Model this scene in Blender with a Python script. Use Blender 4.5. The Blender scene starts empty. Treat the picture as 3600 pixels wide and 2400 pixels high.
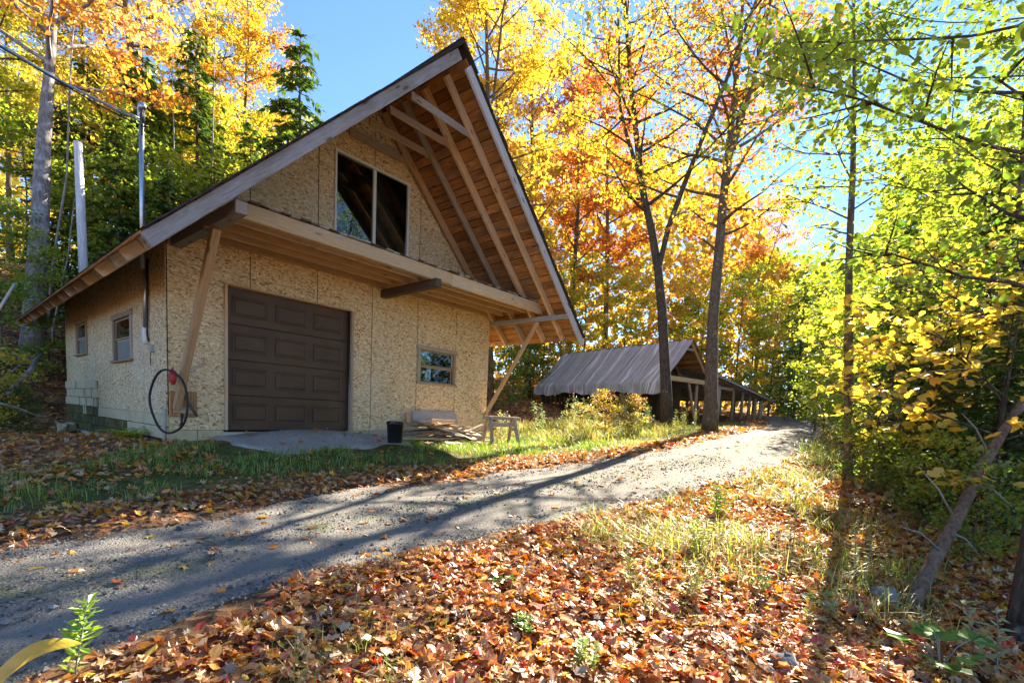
import bpy, math, random
import numpy as np
from mathutils import Matrix, Vector
PI = math.pi
rnd = random.Random(7)
rng = np.random.default_rng(11)
scene = bpy.context.scene
col = scene.collection

# ------------------------------------------------------------------ camera
RC = np.array([[0.63818, -0.76856, 0.04510], [-0.03707, -0.08926, -0.99532], [0.76899, 0.63352, -0.08545]])
_u, _s, _v = np.linalg.svd(RC); RC = _u @ _v
CT = np.array([-2.4424, -9.0464, 0.4902]); CF = 1707.65; CX = 1801.7; CY = 1603.8
cam = bpy.data.cameras.new("camera"); camo = bpy.data.objects.new("camera", cam); col.objects.link(camo)
cam.sensor_width = 36.0; cam.lens = CF / 100.0
cam.shift_x = -(CX - 1800) / 3600.0; cam.shift_y = (CY - 1200) / 3600.0
cam.clip_start = 0.05; cam.clip_end = 600
B = np.array([RC[0], -RC[1], -RC[2]]).T
camo.matrix_world = Matrix([list(B[0]) + [CT[0]], list(B[1]) + [CT[1]], list(B[2]) + [CT[2]], [0, 0, 0, 1]])
scene.camera = camo

# ------------------------------------------------------------------ sky, sun, exposure
SUN = np.array([0.828, 0.10, 0.551]); SUN /= np.linalg.norm(SUN)
SUN_EL = math.asin(SUN[2]); SUN_AZ = math.atan2(SUN[0], SUN[1])
world = bpy.data.worlds.new("World"); scene.world = world; world.use_nodes = True
wn = world.node_tree.nodes; wl = world.node_tree.links
sky = wn.new("ShaderNodeTexSky"); sky.sky_type = 'NISHITA'; sky.sun_disc = False
sky.sun_elevation = SUN_EL; sky.sun_rotation = SUN_AZ
sky.air_density = 0.85; sky.dust_density = 0.0; sky.ozone_density = 6.0; sky.altitude = 300
wl.new(sky.outputs[0], wn["Background"].inputs[0]); wn["Background"].inputs[1].default_value = 0.066
sl = bpy.data.lights.new("sun", 'SUN'); sl.energy = 5.0; sl.angle = math.radians(0.55); sl.color = (1.0, 0.90, 0.73)
slo = bpy.data.objects.new("sun", sl); col.objects.link(slo)
slo.rotation_euler = Vector(-SUN).to_track_quat('-Z', 'Y').to_euler(); slo.location = (30, 0, 30)
scene.view_settings.view_transform = 'Standard'; scene.view_settings.look = 'None'
scene.view_settings.exposure = 2.55; scene.view_settings.gamma = 1.0; scene.view_settings.use_curve_mapping = False
cy = scene.cycles
cy.max_bounces = 8; cy.diffuse_bounces = 4; cy.glossy_bounces = 3; cy.transmission_bounces = 6; cy.transparent_max_bounces = 8
cy.use_denoising = True; cy.sample_clamp_indirect = 6.0; cy.caustics_reflective = False; cy.caustics_refractive = False

# ------------------------------------------------------------------ pixel helpers (photograph pixels -> world points)
def ray(u, v): return RC.T @ np.array([(u - CX) / CF, (v - CY) / CF, 1.0])
def at(u, v, d): return CT + ray(u, v) * d
def on_z(u, v, z):
    r = ray(u, v); return CT + r * ((z - CT[2]) / r[2])
def on_y(u, v, y):
    r = ray(u, v); return CT + r * ((y - CT[1]) / r[1])
def on_x(u, v, x):
    r = ray(u, v); return CT + r * ((x - CT[0]) / r[0])

# ------------------------------------------------------------------ object helpers
WM = {}
def put(o, parent=None, M=None):
    M = M if M is not None else Matrix.Identity(4)
    col.objects.link(o); WM[o.name] = M
    if parent is not None:
        o.parent = parent; o.matrix_local = WM[parent.name].inverted() @ M
    else:
        o.matrix_world = M
    return o
def tag(o, label=None, cat=None, group=None, kind=None):
    if label: o["label"] = label
    if cat: o["category"] = cat
    if group: o["group"] = group
    if kind: o["kind"] = kind
    return o
def thing(name, label, cat, loc=(0, 0, 0), group=None, rotz=0.0):
    o = bpy.data.objects.new(name, None); o.empty_display_size = 0.2
    put(o, None, Matrix.Translation(Vector(loc)) @ Matrix.Rotation(rotz, 4, 'Z'))
    return tag(o, label, cat, group)
def mesh_data(name, V, Q=None, T=None, attr=None, smooth=False):
    """V (n,3); Q (m,4) quads; T (k,3) tris; attr (n,3) colours"""
    V = np.asarray(V, np.float32)
    Q = np.zeros((0, 4), np.int32) if Q is None or len(Q) == 0 else np.asarray(Q, np.int32)
    T = np.zeros((0, 3), np.int32) if T is None or len(T) == 0 else np.asarray(T, np.int32)
    me = bpy.data.meshes.new(name)
    me.vertices.add(len(V)); me.vertices.foreach_set("co", V.ravel())
    nl = Q.size + T.size
    me.loops.add(nl); me.loops.foreach_set("vertex_index", np.concatenate([Q.ravel(), T.ravel()]).astype(np.int32))
    me.polygons.add(len(Q) + len(T))
    st = np.concatenate([np.arange(len(Q)) * 4, Q.size + np.arange(len(T)) * 3]).astype(np.int32)
    me.polygons.foreach_set("loop_start", st)
    me.polygons.foreach_set("use_smooth", np.full(len(Q) + len(T), bool(smooth)))
    if attr is not None:
        a = me.attributes.new("Col", 'FLOAT_COLOR', 'POINT')
        c = np.ones((len(V), 4), np.float32); c[:, :3] = attr; a.data.foreach_set("color", c.ravel())
    me.update(calc_edges=True); me.validate()
    return me
def mesh_obj(name, me, mat, parent=None, M=None):
    o = bpy.data.objects.new(name, me)
    if mat is not None and len(me.materials) == 0: me.materials.append(mat)
    return put(o, parent, M)
class MB:
    def __init__(s): s.V = []; s.Q = []; s.T = []; s.C = []; s.n = 0
    def add(s, V, Q=None, T=None, C=None):
        V = np.asarray(V, float)
        if Q is not None and len(Q): s.Q.append(np.asarray(Q) + s.n)
        if T is not None and len(T): s.T.append(np.asarray(T) + s.n)
        s.V.append(V)
        if C is not None: s.C.append(np.broadcast_to(np.asarray(C, float), (len(V), 3)))
        s.n += len(V)
    def data(s, name, smooth=False):
        return mesh_data(name, np.concatenate(s.V), np.concatenate(s.Q) if s.Q else None, np.concatenate(s.T) if s.T else None,
                         np.concatenate(s.C) if s.C else None, smooth)
    def build(s, name, mat, parent=None, M=None, smooth=False): return mesh_obj(name, s.data(name, smooth), mat, parent, M)
def box_geo(lx, ly, lz, b=0.004, jit=0.0, center=(0, 0, 0)):
    """chamfered box, 24 vertices"""
    hx, hy, hz = lx / 2, ly / 2, lz / 2; b = min(b, hx * .45, hy * .45, hz * .45)
    V = []; idx = {}
    for sx in (-1, 1):
        for sy in (-1, 1):
            for sz in (-1, 1):
                j = np.array([rnd.gauss(0, 1), rnd.gauss(0, 1), rnd.gauss(0, 1)]) * jit
                for k in range(3):
                    p = [sx * (hx - (0 if k == 0 else b)), sy * (hy - (0 if k == 1 else b)), sz * (hz - (0 if k == 2 else b))]
                    idx[(sx, sy, sz, k)] = len(V); V.append(np.array(p) + j)
    Q = []; T = []
    def face(k, s):
        a, c = [i for i in range(3) if i != k]
        out = []
        for sa, sc in ((-1, -1), (1, -1), (1, 1), (-1, 1)):
            t = [0, 0, 0]; t[k] = s; t[a] = sa; t[c] = sc; out.append(idx[(t[0], t[1], t[2], k)])
        return out
    for k in range(3):
        for s in (-1, 1): Q.append(face(k, s))
    for k in range(3):                       # edges along axis k
        a, c = [i for i in range(3) if i != k]
        for sa in (-1, 1):
            for sc in (-1, 1):
                t0 = [0, 0, 0]; t0[a] = sa; t0[c] = sc; t1 = list(t0); t0[k] = -1; t1[k] = 1
                Q.append([idx[(*t0, a)], idx[(*t1, a)], idx[(*t1, c)], idx[(*t0, c)]])
    for sx in (-1, 1):
        for sy in (-1, 1):
            for sz in (-1, 1): T.append([idx[(sx, sy, sz, 0)], idx[(sx, sy, sz, 1)], idx[(sx, sy, sz, 2)]])
    V = np.array(V) + np.array(center)
    # consistent outward winding
    cen = np.array(center, float)
    def fix(f):
        p = V[f]; n = np.cross(p[1] - p[0], p[2] - p[0])
        return f if np.dot(n, p.mean(0) - cen) >= 0 else f[::-1]
    return V, [fix(q) for q in Q], [fix(t) for t in T]
def frame(a, b, up=(0, 0, 1)):
    a = np.array(a, float); b = np.array(b, float); x = b - a; L = np.linalg.norm(x); x /= L
    up = np.array(up, float); z = up - x * np.dot(up, x)
    if np.linalg.norm(z) < 1e-4: z = np.array([0, 1., 0]) - x * x[1]
    z /= np.linalg.norm(z); y = np.cross(z, x); c = (a + b) / 2
    return Matrix(((x[0], y[0], z[0], c[0]), (x[1], y[1], z[1], c[1]), (x[2], y[2], z[2], c[2]), (0, 0, 0, 1))), L
def board(name, a, b, w, h, mat, parent=None, up=(0, 0, 1), bev=0.006, jit=0.003):
    """timber from a to b; w across, h along 'up'; grain runs along local X"""
    M, L = frame(a, b, up)
    V, Q, T = box_geo(L, w, h, bev, jit)
    return mesh_obj(name, mesh_data(name, V, Q, T), mat, parent, M)
def tube_geo(P, R, n=8, cap=True, rough=0.0):
    P = np.asarray(P, float); m = len(P); R = np.broadcast_to(np.asarray(R, float), (m,))
    t = np.gradient(P, axis=0); t /= np.linalg.norm(t, axis=1)[:, None] + 1e-12
    ref = np.array([0, 0, 1.]) if abs(t[0, 2]) < .9 else np.array([1., 0, 0])
    V = []
    ang = np.arange(n) * 2 * PI / n
    for i in range(m):
        u = ref - t[i] * np.dot(ref, t[i]); u /= np.linalg.norm(u); w = np.cross(t[i], u); ref = u
        rr = R[i] * (1 + rough * np.array([rnd.gauss(0, 1) for _ in range(n)])) if rough else R[i] * np.ones(n)
        V.append(P[i] + np.outer(np.cos(ang) * rr, u) + np.outer(np.sin(ang) * rr, w))
    V = np.concatenate(V); Q = []
    for i in range(m - 1):
        for k in range(n):
            Q.append([i * n + k, i * n + (k + 1) % n, (i + 1) * n + (k + 1) % n, (i + 1) * n + k])
    T = []
    if cap:
        V = np.concatenate([V, P[:1], P[-1:]]); c0 = m * n
        for k in range(n):
            T.append([c0, (k + 1) % n, k]); T.append([c0 + 1, (m - 1) * n + k, (m - 1) * n + (k + 1) % n])
    return V, Q, T
def tube(name, P, R, mat, parent=None, n=8, smooth=True, rough=0.0):
    P = np.asarray(P, float); c = P[0].copy()
    V, Q, T = tube_geo(P - c, R, n, True, rough)
    return mesh_obj(name, mesh_data(name, V, Q, T, None, smooth), mat, parent, Matrix.Translation(Vector(c)))

# ------------------------------------------------------------------ materials
def newmat(name):
    m = bpy.data.materials.new(name); m.use_nodes = True
    nt = m.node_tree; nt.nodes.clear()
    out = nt.nodes.new("ShaderNodeOutputMaterial")
    return m, nt, out
class G:
    """small node-graph helper"""
    def __init__(s, nt): s.nt = nt
    def n(s, t, **kw):
        x = s.nt.nodes.new(t)
        for k, v in kw.items(): setattr(x, k, v)
        return x
    def l(s, a, b): s.nt.links.new(a, b)
    def val(s, x, i, v):
        if hasattr(v, 'is_linked') or isinstance(v, bpy.types.NodeSocket): s.l(v, x.inputs[i])
        else: x.inputs[i].default_value = v
    def coord(s, kind="Object"): return s.n("ShaderNodeTexCoord").outputs[kind]
    def mapping(s, v, scale=(1, 1, 1), rot=(0, 0, 0), loc=(0, 0, 0)):
        m = s.n("ShaderNodeMapping"); s.l(v, m.inputs[0]); s.val(m, 1, loc); m.inputs[2].default_value = rot; m.inputs[3].default_value = scale
        return m.outputs[0]
    def noise(s, v, scale=5, detail=4, rough=.55, dist=0.0, out="Fac"):
        x = s.n("ShaderNodeTexNoise"); s.l(v, x.inputs["Vector"]); x.inputs["Scale"].default_value = scale
        x.inputs["Detail"].default_value = detail; x.inputs["Roughness"].default_value = rough; x.inputs["Distortion"].default_value = dist
        return x.outputs[out]
    def voro(s, v, scale=5, out="Color", feature='F1', rand=1.0):
        x = s.n("ShaderNodeTexVoronoi", feature=feature); s.l(v, x.inputs["Vector"]); x.inputs["Scale"].default_value = scale
        x.inputs["Randomness"].default_value = rand
        return x.outputs[out]
    def ramp(s, f, stops, interp='LINEAR'):
        r = s.n("ShaderNodeValToRGB"); s.l(f, r.inputs[0]); e = r.color_ramp.elements; r.color_ramp.interpolation = interp
        while len(e) > len(stops): e.remove(e[-1])
        while len(e) < len(stops): e.new(0.5)
        for k, (p, c) in enumerate(stops):
            e[k].position = p; e[k].color = (c[0], c[1], c[2], 1) if hasattr(c, '__len__') else (c, c, c, 1)
        return r.outputs[0]
    def mix(s, f, a, b, mode='MIX'):
        m = s.n("ShaderNodeMix", data_type='RGBA', blend_type=mode)
        s.val(m, 0, f)
        for i, v in ((6, a), (7, b)):
            if isinstance(v, bpy.types.NodeSocket): s.l(v, m.inputs[i])
            else: m.inputs[i].default_value = (v[0], v[1], v[2], 1)
        return m.outputs[2]
    def math(s, op, a, b=0.0, clamp=False):
        m = s.n("ShaderNodeMath", operation=op, use_clamp=clamp); s.val(m, 0, a); s.val(m, 1, b); return m.outputs[0]
    def sep(s, v):
        x = s.n("ShaderNodeSeparateXYZ"); s.l(v, x.inputs[0]); return x.outputs
    def objrand(s): return s.n("ShaderNodeObjectInfo").outputs["Random"]
    def vadd(s, v, f, k=37.0):
        c = s.n("ShaderNodeCombineXYZ"); a = s.math('MULTIPLY', f, k)
        for i in range(3): s.l(a, c.inputs[i])
        x = s.n("ShaderNodeVectorMath", operation='ADD'); s.l(v, x.inputs[0]); s.l(c.outputs[0], x.inputs[1]); return x.outputs[0]
    def bsdf(s, color, rough=.8, bump=None, strength=.3, dist=.01, spec=.3, metal=0.0):
        b = s.n("ShaderNodeBsdfPrincipled"); s.val(b, "Base Color", color if isinstance(color, bpy.types.NodeSocket) else (*color, 1))
        s.val(b, "Roughness", rough); b.inputs["Specular IOR Level"].default_value = spec; b.inputs["Metallic"].default_value = metal
        if bump is not None:
            bp = s.n("ShaderNodeBump"); bp.inputs["Strength"].default_value = strength; bp.inputs["Distance"].default_value = dist
            s.l(bump, bp.inputs["Height"]); s.l(bp.outputs[0], b.inputs["Normal"])
        return b.outputs[0]
def wood(name, dark, light, grey=(.30, .27, .24), grey_amt=.4, knots=True, rough=.85, tone=(.72, .5), big_knots=False):
    m, nt, out = newmat(name); g = G(nt)
    c = g.coord("Object"); r = g.objrand(); v = g.vadd(c, r, 41.0)
    gr = g.noise(g.mapping(v, (.9, 16, 16)), 4.0, 6, .65, .6)
    fine = g.noise(g.mapping(v, (3, 90, 90)), 3.0, 3, .6)
    f = g.math('ADD', g.math('MULTIPLY', gr, .75), g.math('MULTIPLY', fine, .25))
    base = g.ramp(f, [(.28, dark), (.5, [(a + b) / 2 for a, b in zip(dark, light)]), (.7, light)])
    patch = g.noise(g.mapping(v, (.8, 3, 3)), 1.6, 4, .6)
    pm = g.ramp(g.math('ADD', patch, g.math('MULTIPLY', g.math('SUBTRACT', r, .5), .25)), [(.62 - grey_amt * .45, 0), (.82 - grey_amt * .45, 1)])
    gcol = g.ramp(f, [(.28, [x * .55 for x in grey]), (.7, [x * 1.2 for x in grey])])
    c1 = g.mix(g.math('MULTIPLY', pm, .9), base, gcol)
    tone = g.math('ADD', tone[0], g.math('MULTIPLY', r, tone[1]))
    hv = g.n("ShaderNodeHueSaturation"); g.l(c1, hv.inputs["Color"]); g.l(tone, hv.inputs["Value"]); c1 = hv.outputs[0]
    if knots:
        k = g.voro(g.mapping(v, (1.6, 5, 5) if big_knots else (1.3, 5, 5)), 1.5, "Distance")
        km = g.ramp(k, [(.13, 1), (.22, 0)] if big_knots else [(.08, 1), (.15, 0)])
        c1 = g.mix(g.math('MULTIPLY', km, .75), c1, [x * .35 for x in dark])
    g.l(g.bsdf(c1, rough, f, .5, .006, .2), out.inputs[0]); return m
def osb(name, tint=1.0):
    m, nt, out = newmat(name); g = G(nt)
    c = g.coord("Object"); r = g.objrand(); v = g.vadd(c, r, 23.0)
    wob = g.noise(v, 7, 2, .5, 0, "Color")
    vm = g.n("ShaderNodeVectorMath", operation='SCALE'); g.l(wob, vm.inputs[0]); vm.inputs[3].default_value = .05
    va = g.n("ShaderNodeVectorMath", operation='ADD'); g.l(v, va.inputs[0]); g.l(vm.outputs[0], va.inputs[1]); vv = va.outputs[0]
    f1 = g.sep(g.voro(g.mapping(vv, (10, 22, 10), (0, 0, .5)), 1.7))[0]
    f2 = g.sep(g.voro(g.mapping(vv, (10, 24, 10), (0, 0, -.8)), 1.9))[1]
    f3 = g.sep(g.voro(g.mapping(vv, (12, 27, 12), (0, 0, 1.75)), 1.6))[2]
    f = g.mix(g.ramp(g.noise(vv, 14, 1), [(.49, 0), (.51, 1)]), f1, f2); f = g.mix(g.ramp(g.noise(g.vadd(vv, r, 5.0), 14, 1), [(.53, 0), (.55, 1)]), f, f3)
    cc = g.ramp(f, [(0, (.22, .12, .05)), (.10, (.38, .245, .115)), (.28, (.58, .415, .22)), (.7, (.67, .505, .29)), (1, (.82, .67, .44))])
    pos = g.n("ShaderNodeNewGeometry").outputs["Position"]
    big = g.noise(g.mapping(pos, (1, 1, .7)), .9, 4, .6)
    cc = g.mix(g.ramp(big, [(.45, 0), (.7, .3)]), cc, (.62, .54, .40))
    spk = g.noise(vv, 30, 3, .6)
    cc = g.mix(g.ramp(spk, [(.62, 0), (.67, .7)]), cc, (.12, .08, .05))
    st = g.noise(g.mapping(pos, (2.2, 2.2, .45)), 1.3, 5, .65)
    cc = g.mix(g.ramp(st, [(.58, 0), (.82, .25)]), cc, (.32, .22, .12))
    hv = g.n("ShaderNodeHueSaturation"); g.l(cc, hv.inputs["Color"]); g.l(g.math('ADD', .98 * tint, g.math('MULTIPLY', r, .06)), hv.inputs["Value"])
    g.l(g.bsdf(hv.outputs[0], .9, f, .06, .002, .15), out.inputs[0]); return m
def plain(name, color, rough=.6, var=.15, scale=8, spec=.3, metal=0.0, bump=.1, bscale=40):
    m, nt, out = newmat(name); g = G(nt); c = g.coord("Object"); v = g.vadd(c, g.objrand(), 19.0)
    n = g.noise(v, scale, 5, .6)
    cc = g.ramp(n, [(.25, [x * (1 - var) for x in color]), (.75, [min(1, x * (1 + var)) for x in color])])
    g.l(g.bsdf(cc, rough, g.noise(v, bscale, 4), bump, .004, spec, metal), out.inputs[0]); return m
def leafmat(name, mode="attr", trans=.5, gloss=.06):
    m, nt, out = newmat(name); g = G(nt)
    at_ = g.n("ShaderNodeAttribute", attribute_name="Col")
    if mode == "attr": cc = at_.outputs["Color"]
    else:
        oi = g.n("ShaderNodeObjectInfo"); c2 = g.n("ShaderNodeAttribute", attribute_name="c2", attribute_type='OBJECT')
        s = g.sep(at_.outputs["Color"])
        cc = g.mix(s[0], oi.outputs["Color"], c2.outputs["Color"])
        hv = g.n("ShaderNodeHueSaturation"); g.l(cc, hv.inputs["Color"]); g.l(s[1], hv.inputs["Value"]); g.l(s[2], hv.inputs["Hue"]); cc = hv.outputs[0]
    d = g.n("ShaderNodeBsdfDiffuse"); g.l(cc, d.inputs[0])
    t = g.n("ShaderNodeBsdfTranslucent")
    tc = g.n("ShaderNodeHueSaturation"); g.l(cc, tc.inputs["Color"]); tc.inputs["Saturation"].default_value = 1.08; tc.inputs["Value"].default_value = 1.25
    g.l(tc.outputs[0], t.inputs[0])
    mx = g.n("ShaderNodeMixShader"); mx.inputs[0].default_value = trans; g.l(d.outputs[0], mx.inputs[1]); g.l(t.outputs[0], mx.inputs[2])
    gl = g.n("ShaderNodeBsdfGlossy"); gl.inputs["Roughness"].default_value = .42; gl.inputs[0].default_value = (1, 1, 1, 1)
    m2 = g.n("ShaderNodeMixShader"); m2.inputs[0].default_value = gloss; g.l(mx.outputs[0], m2.inputs[1]); g.l(gl.outputs[0], m2.inputs[2])
    g.l(m2.outputs[0], out.inputs[0]); return m
def bark(name, dark, light, lich=(.34, .35, .32), lich_amt=.3, stretch=.25):
    m, nt, out = newmat(name); g = G(nt); c = g.coord("Object"); v = g.vadd(c, g.objrand(), 13.0)
    f = g.noise(g.mapping(v, (14, 14, 14 * stretch)), 1.6, 6, .7, .4)
    cc = g.ramp(f, [(.32, dark), (.62, light)])
    l = g.noise(v, 3.0, 5, .65)
    cc = g.mix(g.ramp(l, [(.62 - lich_amt * .3, 0), (.72 - lich_amt * .3, .85)]), cc, lich)
    g.l(g.bsdf(cc, .95, f, .9, .03, .1), out.inputs[0]); return m
def glass(name, tint=(.02, .025, .025)):
    m, nt, out = newmat(name); g = G(nt)
    gl = g.n("ShaderNodeBsdfGlossy"); gl.inputs["Roughness"].default_value = .02; gl.inputs[0].default_value = (.9, .95, .95, 1)
    tr = g.n("ShaderNodeBsdfTransparent"); tr.inputs[0].default_value = (.55, .6, .58, 1)
    fr = g.n("ShaderNodeFresnel"); fr.inputs[0].default_value = 1.52
    c = g.coord("Object"); bp = g.n("ShaderNodeBump"); bp.inputs["Strength"].default_value = .02; g.l(g.noise(c, 1.5, 2), bp.inputs["Height"]); g.l(bp.outputs[0], gl.inputs["Normal"])
    f = g.math('MULTIPLY', fr.outputs[0], 1.6, True)
    mx = g.n("ShaderNodeMixShader"); g.l(f, mx.inputs[0]); g.l(tr.outputs[0], mx.inputs[1]); g.l(gl.outputs[0], mx.inputs[2])
    g.l(mx.outputs[0], out.inputs[0]); return m

M = {}
M['osb'] = osb("osb_sheet")
M['fresh'] = wood("fresh_timber", (.34, .19, .09), (.68, .45, .24), grey=(.50, .40, .30), grey_amt=.2)
M['brown'] = wood("brown_boards", (.14, .052, .016), (.62, .29, .09), grey=(.20, .125, .075), grey_amt=.35, tone=(.5, 1.0))
M['grey'] = wood("weathered_timber", (.20, .155, .115), (.42, .35, .28), grey=(.34, .325, .315), grey_amt=.7)
M['pale'] = wood("pale_timber", (.42, .32, .20), (.66, .54, .38), grey=(.45, .40, .34), grey_amt=.25)
M['beam'] = wood("pale_beam_timber", (.44, .29, .15), (.74, .55, .33), grey=(.55, .47, .38), grey_amt=.4)
M['barge'] = wood("silvered_bargeboard", (.15, .125, .11), (.42, .38, .36), grey=(.42, .405, .41), grey_amt=.75, big_knots=True)
M['darkwood'] = wood("dark_timber", (.045, .032, .022), (.15, .105, .07), grey=(.10, .085, .07), grey_amt=.35)
M['frame'] = wood("window_frame_wood", (.25, .165, .10), (.50, .36, .23), grey=(.36, .30, .24), grey_amt=.5)
M['door'] = plain("brown_door_paint", (.078, .044, .023), .5, .28, 2, .35, 0, .05, 120)
M['block'] = plain("painted_block", (.52, .43, .26), .9, .22, 5, .2, 0, .6, 70)
M['blockmoss'] = None
M['blockdark'] = plain("dark_block_and_core_shade", (.05, .045, .035), .95, .3, 8)  # near-black, for dark base blocks and painted shade in hollow cores
M['concrete'] = plain("concrete", (.46, .41, .33), .92, .2, 4, .2, 0, .4, 50)
M['white'] = plain("white_frame_paint", (.66, .68, .62), .5, .06, 6)
M['whitepost'] = bark("peeled_post", (.42, .40, .37), (.72, .70, .68), (.55, .53, .50), .2, .1)
M['metal'] = plain("galvanised_steel", (.42, .44, .47), .38, .12, 12, .5, .85, .05)
M['greybox'] = plain("grey_box_plastic", (.36, .36, .34), .55, .06)
M['lamp'] = plain("white_plastic", (.72, .72, .69), .4, .05)
M['rubber'] = plain("black_rubber", (.025, .022, .02), .6, .2, 10)
M['bucket'] = plain("black_plastic", (.012, .012, .013), .4, .15, 10)
M['red'] = plain("red_plastic", (.42, .035, .03), .45, .1)
M['bluecable'] = plain("blue_sheathed_cable", (.10, .22, .36), .5, .1)
M['shingle'] = plain("dark_shingles", (.045, .04, .036), .95, .4, 12, .15, 0, .8, 60)
M['dark'] = plain("painted_room_shade", (.018, .015, .012), .95, .3, 3)  # near-black colour stands in for the shade of unlit rooms
M['glass'] = glass("window_glass")
M['screen'] = plain("insect_screen", (.20, .215, .18), .6, .2, 1.5)
M['leaf'] = leafmat("leaf_attr", "attr", .42, .05)
M['litter'] = leafmat("fallen_leaf", "attr", .25, .07)
M['crown'] = leafmat("crown_leaf", "obj", .56, .05)
M['needle'] = leafmat("needle_leaf", "obj", .3, .05)
M['grass'] = leafmat("grass_blade", "attr", .45, .06)
M['bark'] = bark("maple_bark", (.05, .036, .025), (.19, .145, .105), (.25, .225, .18), .15)
M['barkdark'] = bark("dark_bark", (.03, .024, .018), (.12, .095, .075), lich_amt=.1)
M['birch'] = bark("pale_dead_bark", (.085, .072, .062), (.30, .275, .26), (.40, .39, .41), .40, .18)
M['cedarbark'] = bark("cedar_bark", (.075, .045, .03), (.25, .165, .115), (.22, .19, .16), .2, .08)
M['twig'] = bark("grey_twig", (.13, .11, .09), (.36, .32, .28), lich_amt=.4)
M['tarp'] = None

def ground_mat():
    m, nt, out = newmat("leafy_soil"); g = G(nt); c = g.coord("Object")
    w = g.noise(c, 9, 3, .5, 0, "Color")
    vm = g.n("ShaderNodeVectorMath", operation='SCALE'); g.l(w, vm.inputs[0]); vm.inputs[3].default_value = .12
    va = g.n("ShaderNodeVectorMath", operation='ADD'); g.l(c, va.inputs[0]); g.l(vm.outputs[0], va.inputs[1])
    cell = g.voro(va.outputs[0], 13, "Color"); s = g.sep(cell)
    leaf = g.ramp(s[0], [(0, (.09, .045, .025)), (.3, (.20, .10, .05)), (.55, (.30, .15, .06)), (.75, (.36, .19, .09)), (.9, (.42, .28, .16)), (1, (.40, .13, .04))])
    dirt = g.ramp(g.noise(c, 4, 6, .65), [(.3, (.045, .03, .02)), (.7, (.13, .09, .055))])
    grass = g.ramp(g.noise(c, 30, 4, .6), [(.3, (.03, .055, .012)), (.7, (.10, .13, .03))])
    a = g.n("ShaderNodeAttribute", attribute_name="Col"); z = g.sep(a.outputs["Color"])
    pm = g.noise(c, 2.2, 5, .65)
    cc = g.mix(g.ramp(pm, [(.38, 0), (.55, 1)]), dirt, leaf)
    gm = g.math('MULTIPLY', z[0], g.ramp(g.noise(c, 3.1, 4, .6), [(.3, .35), (.6, 1)]))
    cc = g.mix(gm, cc, grass)
    h = g.voro(va.outputs[0], 13, "Distance")
    g.l(g.bsdf(cc, .95, h, .8, .03, .1), out.inputs[0]); return m
def gravel_mat(name, lo=(.09, .08, .068), hi=(.27, .245, .215), moss=True):
    m, nt, out = newmat(name); g = G(nt); c = g.coord("Object")
    cell = g.voro(c, 60, "Color"); s = g.sep(cell)
    cell2 = g.sep(g.voro(c, 130, "Color"))[1]
    f = g.math('ADD', g.math('MULTIPLY', s[0], .6), g.math('MULTIPLY', cell2, .4))
    cc = g.ramp(f, [(.1, lo), (.5, [(a + b) / 2 for a, b in zip(lo, hi)]), (.95, hi)])
    dust = g.noise(c, 1.3, 6, .65)
    cc = g.mix(g.ramp(dust, [(.42, 0), (.68, .75)]), cc, (.25, .228, .198))
    if moss:
        a = g.n("ShaderNodeAttribute", attribute_name="Col"); z = g.sep(a.outputs["Color"])
        mm = g.math('MULTIPLY', z[0], g.ramp(g.noise(c, 2.3, 6, .7), [(.48, 0), (.66, .65)]))
        cc = g.mix(mm, cc, (.13, .15, .05))
        tk = g.math('MULTIPLY', z[1], g.ramp(g.noise(c, 3.0, 5, .6), [(.3, .35), (.6, 1)])); cc = g.mix(g.math('MULTIPLY', tk, .8), cc, (.235, .213, .182))
    h = g.math('ADD', g.voro(c, 60, "Distance"), g.math('MULTIPLY', g.voro(c, 130, "Distance"), .5))
    g.l(g.bsdf(cc, .95, h, .8, .012, .15), out.inputs[0]); return m
M['ground'] = ground_mat(); M['gravel'] = gravel_mat("road_gravel"); M['apron'] = gravel_mat("fine_gravel", (.25, .225, .20), (.50, .455, .40), False)
M['stone'] = plain("grey_stone", (.24, .225, .205), .9, .45, 1.5, .2, 0, .4, 30)
def moss_block():
    m, nt, out = newmat("mossy_block"); g = G(nt); c = g.coord("Object"); v = g.vadd(c, g.objrand(), 9.0)
    n = g.noise(v, 3, 6, .65); cc = g.ramp(n, [(.3, (.045, .04, .018)), (.55, (.12, .105, .04)), (.75, (.26, .23, .13))])
    g.l(g.bsdf(cc, .95, g.noise(v, 40, 4), .6, .006, .1), out.inputs[0]); return m
M['blockmoss'] = moss_block()
def tarp_mat():
    m, nt, out = newmat("grey_tarpaulin"); g = G(nt); c = g.coord("Object")
    n = g.noise(c, 2.5, 5, .6); st = g.noise(g.mapping(c, (9, .35, .35)), 1.6, 4, .6)
    cc = g.ramp(g.math('ADD', g.math('MULTIPLY', n, .5), g.math('MULTIPLY', st, .5)), [(.35, (.30, .31, .30)), (.6, (.42, .43, .43)), (.72, (.62, .63, .65))])
    s = g.sep(c); gm = g.ramp(g.math('ADD', g.math('MULTIPLY', s[1], .12), g.math('MULTIPLY', g.noise(c, 1.2, 4), .5)), [(.55, 0), (1.1, .8)])
    cc = g.mix(gm, cc, (.27, .30, .20))
    cr = g.n('ShaderNodeTexVoronoi', feature='DISTANCE_TO_EDGE'); g.l(g.mapping(g.vadd(c, g.noise(c, .8, 2), .35), (2.6, .10, .05)), cr.inputs['Vector']); cr.inputs['Scale'].default_value = 1.0
    cc = g.mix(g.ramp(cr.outputs['Distance'], [(.012, .75), (.035, 0)]), cc, (.80, .82, .84))
    g.l(g.bsdf(cc, .5, g.math('ADD', st, g.math('MULTIPLY', n, .4)), .5, .03, .5), out.inputs[0]); return m
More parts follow.
